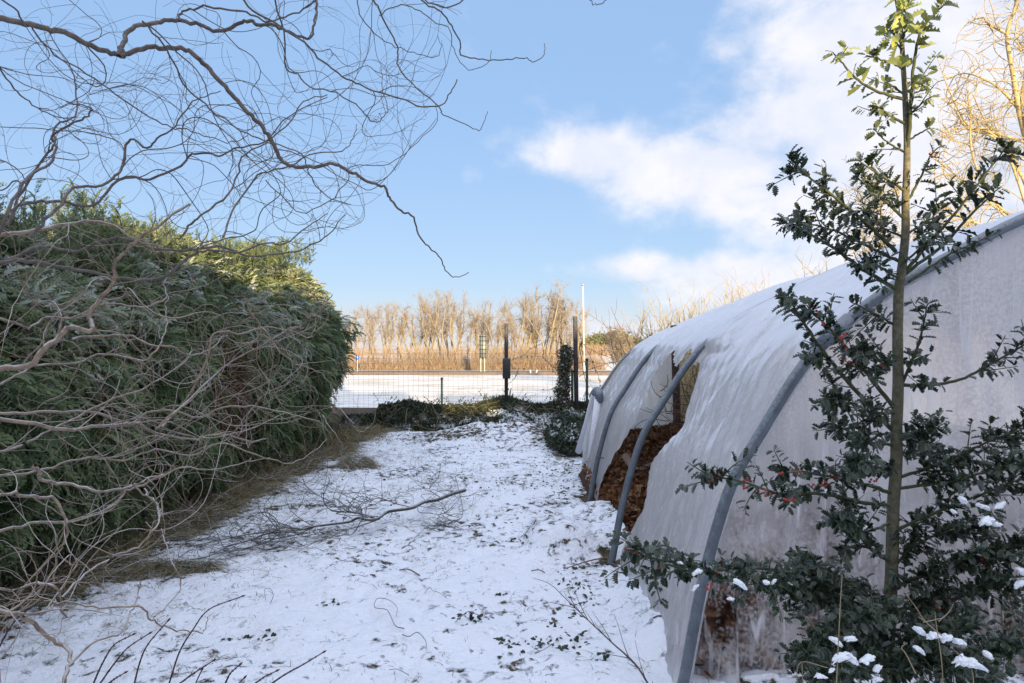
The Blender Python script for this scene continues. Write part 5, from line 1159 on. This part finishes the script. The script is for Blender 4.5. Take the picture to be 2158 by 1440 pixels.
def build_right():
    rng = np.random.default_rng(81)
    # tall pale tree with tangled twigs beyond the tunnel, right of the holly
    r = thing('gnarled_tree', 'tall bare golden lit tree with tangled twigs right of the holly', 'tree'); tk, cr = MB(), MB()
    D = 10.5
    tr = [(2230, 960), (2215, 700), (2190, 480), (2170, 330), (2148, 235), (2135, 160), (2122, 75), (2138, 20), (2145, -40)]
    q = catmull([P(a, b, D) for a, b in tr], 6); q[0][2] = 0; tube(tk, q, [.075, .06, .045, .034, .025, .015], 8)
    mains = [[(2150, 235), (2110, 190), (2070, 165), (2030, 155), (1995, 168)], [(2160, 300), (2080, 275), (2040, 265), (2000, 190), (1975, 120)], [(2190, 460), (2120, 300), (2080, 260), (2050, 200)], [(2122, 72), (2085, 52), (2072, 35)],
             [(2200, 560), (2120, 320), (2040, 270), (2010, 230), (1985, 208)], [(2190, 440), (2100, 290), (2020, 272), (1980, 280)], [(2170, 360), (2158, 240), (2160, 150), (2170, 60)], [(2200, 500), (2100, 430), (2050, 330), (2045, 240), (2040, 190)],
             [(2210, 620), (2140, 480), (2050, 400), (1990, 350), (1960, 330)], [(2210, 650), (2110, 500), (2030, 460), (1990, 430)], [(2150, 230), (2165, 110), (2158, 105), (2130, 60)], [(2215, 700), (2120, 560), (2060, 480), (2020, 400)], [(2200, 420), (2230, 300), (2240, 150)]]
    src = []
    for m_ in mains:
        qq = catmull([P(a, b, D+rng.normal(0, .5)*(k/len(m_))) for k, (a, b) in enumerate(m_)], 6); tube(cr, qq, [.024, .015, .006], 5); src.append(qq)
    src.append(q[len(q)//3:])
    def keep(p): x, y = px_of(p); return p[2] > 1 and x > np.interp(y, [0, 150, 250, 330, 480], [2060, 1970, 1975, 1950, 1960])
    l2 = []
    for k in range(190):
        s = src[rng.integers(len(src))]; i = rng.integers(2, len(s)-1); w_ = wander(s[i], (s[i]-s[i-1])/.1+rdir(1, rng)[0]*1.1, rng.uniform(.4, 1.3), .07, 2.5, .3, .8, rng, keep, aniso=(1, 1, 1))
        if len(w_) > 3: tube(cr, w_, [.009, .004], 4); l2.append(w_)
    for k in range(650):
        s = l2[rng.integers(len(l2))]; i = rng.integers(1, len(s)); w_ = wander(s[i], rdir(1, rng)[0]+np.array([0, 0, -.1]), rng.uniform(.15, .7), .06, 3, .3, .6, rng, keep, aniso=(1, 1, 1))
        if len(w_) > 2: tube(cr, w_, [.0045, .0025], 3)
    tk.build('trunk', M['golden_twig'], r, True); cr.build('crown', M['golden_twig'], r)
    build_bare_tree('bare_tree', 'smaller bare golden tree seen through the holly leaves behind the tunnel', 7.5, 13.2, 5.4, rng, M['golden_twig'], n1=22, n2=9, n3=7, trunk_r=.06, tw_w=.007, spread=.5)
    # coppiced shrubs showing above the tunnel
    labs = ['dense golden coppiced shrub above the far end of the tunnel', 'tall golden coppiced shrub behind the middle of the tunnel roof', 'golden upright shrub left of the holly above the tunnel roof', 'thin dark bare shrub nearest the field at the tunnel end', 'sparse twiggy shrub just left of the holly above the roof', 'dense hazel shrub seen through the tear in the tunnel']
    for (px, d, h, ns, lab, mt) in [(1455, 12.5, 2.85, 46, labs[0], 'golden_twig'), (1530, 12.8, 3.15, 44, labs[1], 'golden_twig'), (1620, 13.2, 3.2, 38, labs[2], 'golden_twig'), (1385, 13.8, 2.7, 16, labs[3], 'brown_stem'), (1700, 13.6, 3.3, 22, labs[4], 'golden_twig'), (1490, 10.4, 1.9, 90, labs[5], 'golden_twig')]:
        x = (px-CX)*d/F; r = thing('coppiced_shrub', lab, 'shrub', 'bare shrubs behind the tunnel', loc=(x, d, 0))
        ns = int(ns*1.9)
        mb = MB(); tw = MB()
        for k in range(ns):
            a = rng.uniform(0, 6.28); b = np.array([math.cos(a)*rng.uniform(.02, .3), math.sin(a)*.2, 0]); dv = np.array([math.cos(a)*rng.uniform(.05, .42), math.sin(a)*.3, 1])
            q = wander(b, dv, h*rng.uniform(.72, 1.06), .1, 1.1, .4, .8, rng); tube(mb, q, [.011, .008, .003], 4)
            for _ in range(int(8)):
                i = rng.integers(len(q)//3, len(q)); w_ = wander(q[i], dv/np.linalg.norm(dv)+rdir(1, rng)[0]*.6, rng.uniform(.12, .5), .06, 3, .2, .5, rng)
                if len(w_) > 2: tube(tw, w_, [.0045, .002], 3)
        mb.build('stems', M[mt], r); tw.build('twigs', M[mt], r)
    r = thing('coppiced_shrub', 'bare shrub past the tunnel in front of the pine wood', 'shrub', loc=((1312-CX)*30/F, 30, 0))
    tk, cr = make_tree_mesh(2.9, rng, n1=14, n2=7, n3=4, trunk_r=.04, tw_w=.012, fork=.1); tk.build('trunk', M['row_bark'], r); cr.build('crown', M['row_twig'], r)
build_right()

# ------------------------------------------------------------------ road furniture
def build_furniture():
    D = 49.5
    r = thing('road_sign', 'grey back of a tall framed road sign on twin legs across the field', 'road sign')
    c = P(1017.5, 732, D); w_, h_ = .52, 1.75; rz = -.35
    mb = MB(); box(mb, c, (w_, .04, h_), rz); mb.build('panel', M['sign_back'], r)
    for k in range(6):
        mb = MB(); box(mb, c+np.array([-.0, -.045, -h_/2+.1+k*(h_-.2)/5]), (w_+.03, .04, .05), rz); mb.build('crossbar', M['sign_frame'], r)
    for s_ in (-.2, .0, .2):
        mb = MB(); box(mb, c+np.array([s_*math.cos(rz), s_*math.sin(rz)-.08, 0]), (.035, .03, h_+.02), rz); mb.build('rail', M['sign_frame'], r)
    for s_ in (-.14, .14):
        mb = MB(); p = c+np.array([s_, .0, 0]); tube(mb, [[p[0], p[1]-.1, -.05], [p[0], p[1]-.1, p[2]-h_/2+.1]], .038, 8); mb.build('leg', M['galv'], r, True)
    r = thing('street_lamp', 'tall thin pale street lamp post with a small round head right of the bare trees', 'street lamp')
    p = P(1229, 790, 53); mb = MB(); tube(mb, [[p[0]+.1, 53, -.05], [p[0]+.03, 53, 3], [p[0], 53, 6.7]], [.06, .045, .03], 10); mb.build('pole', M['white_paint'], r, True)
    mb = MB(); t_ = P(1228.5, 600, 53); tube(mb, [t_+np.array([0, 0, -.12]), t_+np.array([0, 0, -.08]), t_, t_+np.array([0, 0, .08])], [.03, .11, .13, .05], 12, cap=True); mb.build('lamp_head', M['galv'], r, True)
    r = thing('traffic_sign', 'small square blue road sign with a red and white top just right of the hedge', 'road sign')
    c = P(753.5, 754, 52); mb = MB(); box(mb, c, (.22, .03, .26)); mb.build('blue_panel', M['blue_sign'], r)
    mb = MB(); box(mb, c+np.array([0, -.02, .0]), (.05, .012, .14)); mb.build('white_symbol', M['white_paint'], r)
    mb = MB(); box(mb, c+np.array([0, 0, .2]), (.16, .03, .1)); mb.build('red_panel', M['red_paint'], r)
    mb = MB(); tube(mb, [[c[0], c[1]+.04, -.05], [c[0], c[1]+.04, c[2]+.28]], .03, 8); mb.build('pole', M['galv'], r)
    for (px, py, lean, lab) in [(1118, 783, 0, 'short white marker post on the verge left of the ivy-clad trunk'), (1128.5, 784, .12, 'leaning pale marker post on the verge, right of the other')]:
        r = thing('marker_post', lab, 'marker post'); c = P(px, 791, 45.5); mb = MB(); tube(mb, [[c[0], 45.5, 0], [c[0]+lean, 45.5, .34]], .045, 8, cap=True); mb.build('post', M['white_paint'], r, True)
build_furniture()

# ------------------------------------------------------------------ unseen house behind the camera, its wings shaped to shade the yard
def build_shade_house():
    nrm = np.array([math.cos(R(SUN_AZ)), math.sin(R(SUN_AZ))]); sdir = np.array([math.sin(R(SUN_AZ)), -math.cos(R(SUN_AZ))]); rz = math.atan2(nrm[1], nrm[0])
    r = thing('shade_house', 'unseen brick house behind the viewpoint, its low and high wings shaped to cast the shade', 'house')
    for (u0, u1, H) in SHADE_WINGS:
        c = sdir*13+nrm*(u0+u1)/2; mb = MB(); box(mb, (c[0], c[1], H/2-.1), (u1-u0, 6, H-.2), rz); wl = mb.build('wall', M['brick'], r)
        mb = MB(); box(mb, (c[0], c[1], H-.1), (u1-u0-.01, 6.3, .2), rz); mb.build('roof', M['tile'], r)
        k = int((u1-u0)/1.6)
        for i in range(k):
            u = u0+(i+.5)*(u1-u0)/k; p = sdir*9.985+nrm*u; mb = MB(); box(mb, (p[0], p[1], 1.5), (.9, .06, 1.1), rz); f = mb.build('window', M['white_paint'], wl)
            p = sdir*9.95+nrm*u; mb = MB(); box(mb, (p[0], p[1], 1.5), (.78, .02, .98), rz); mb.build('pane', M['glass_dark'], wl)
SHADE_WINGS = [(-8, -1.2, 5.4), (-1.2, 1.5, 5.85), (1.45, 2.5, 4.0), (2.4, 5.5, 5.45), (5.5, 12, 4.6)]  # wing spans and roof heights chosen by where shade should fall
build_shade_house()
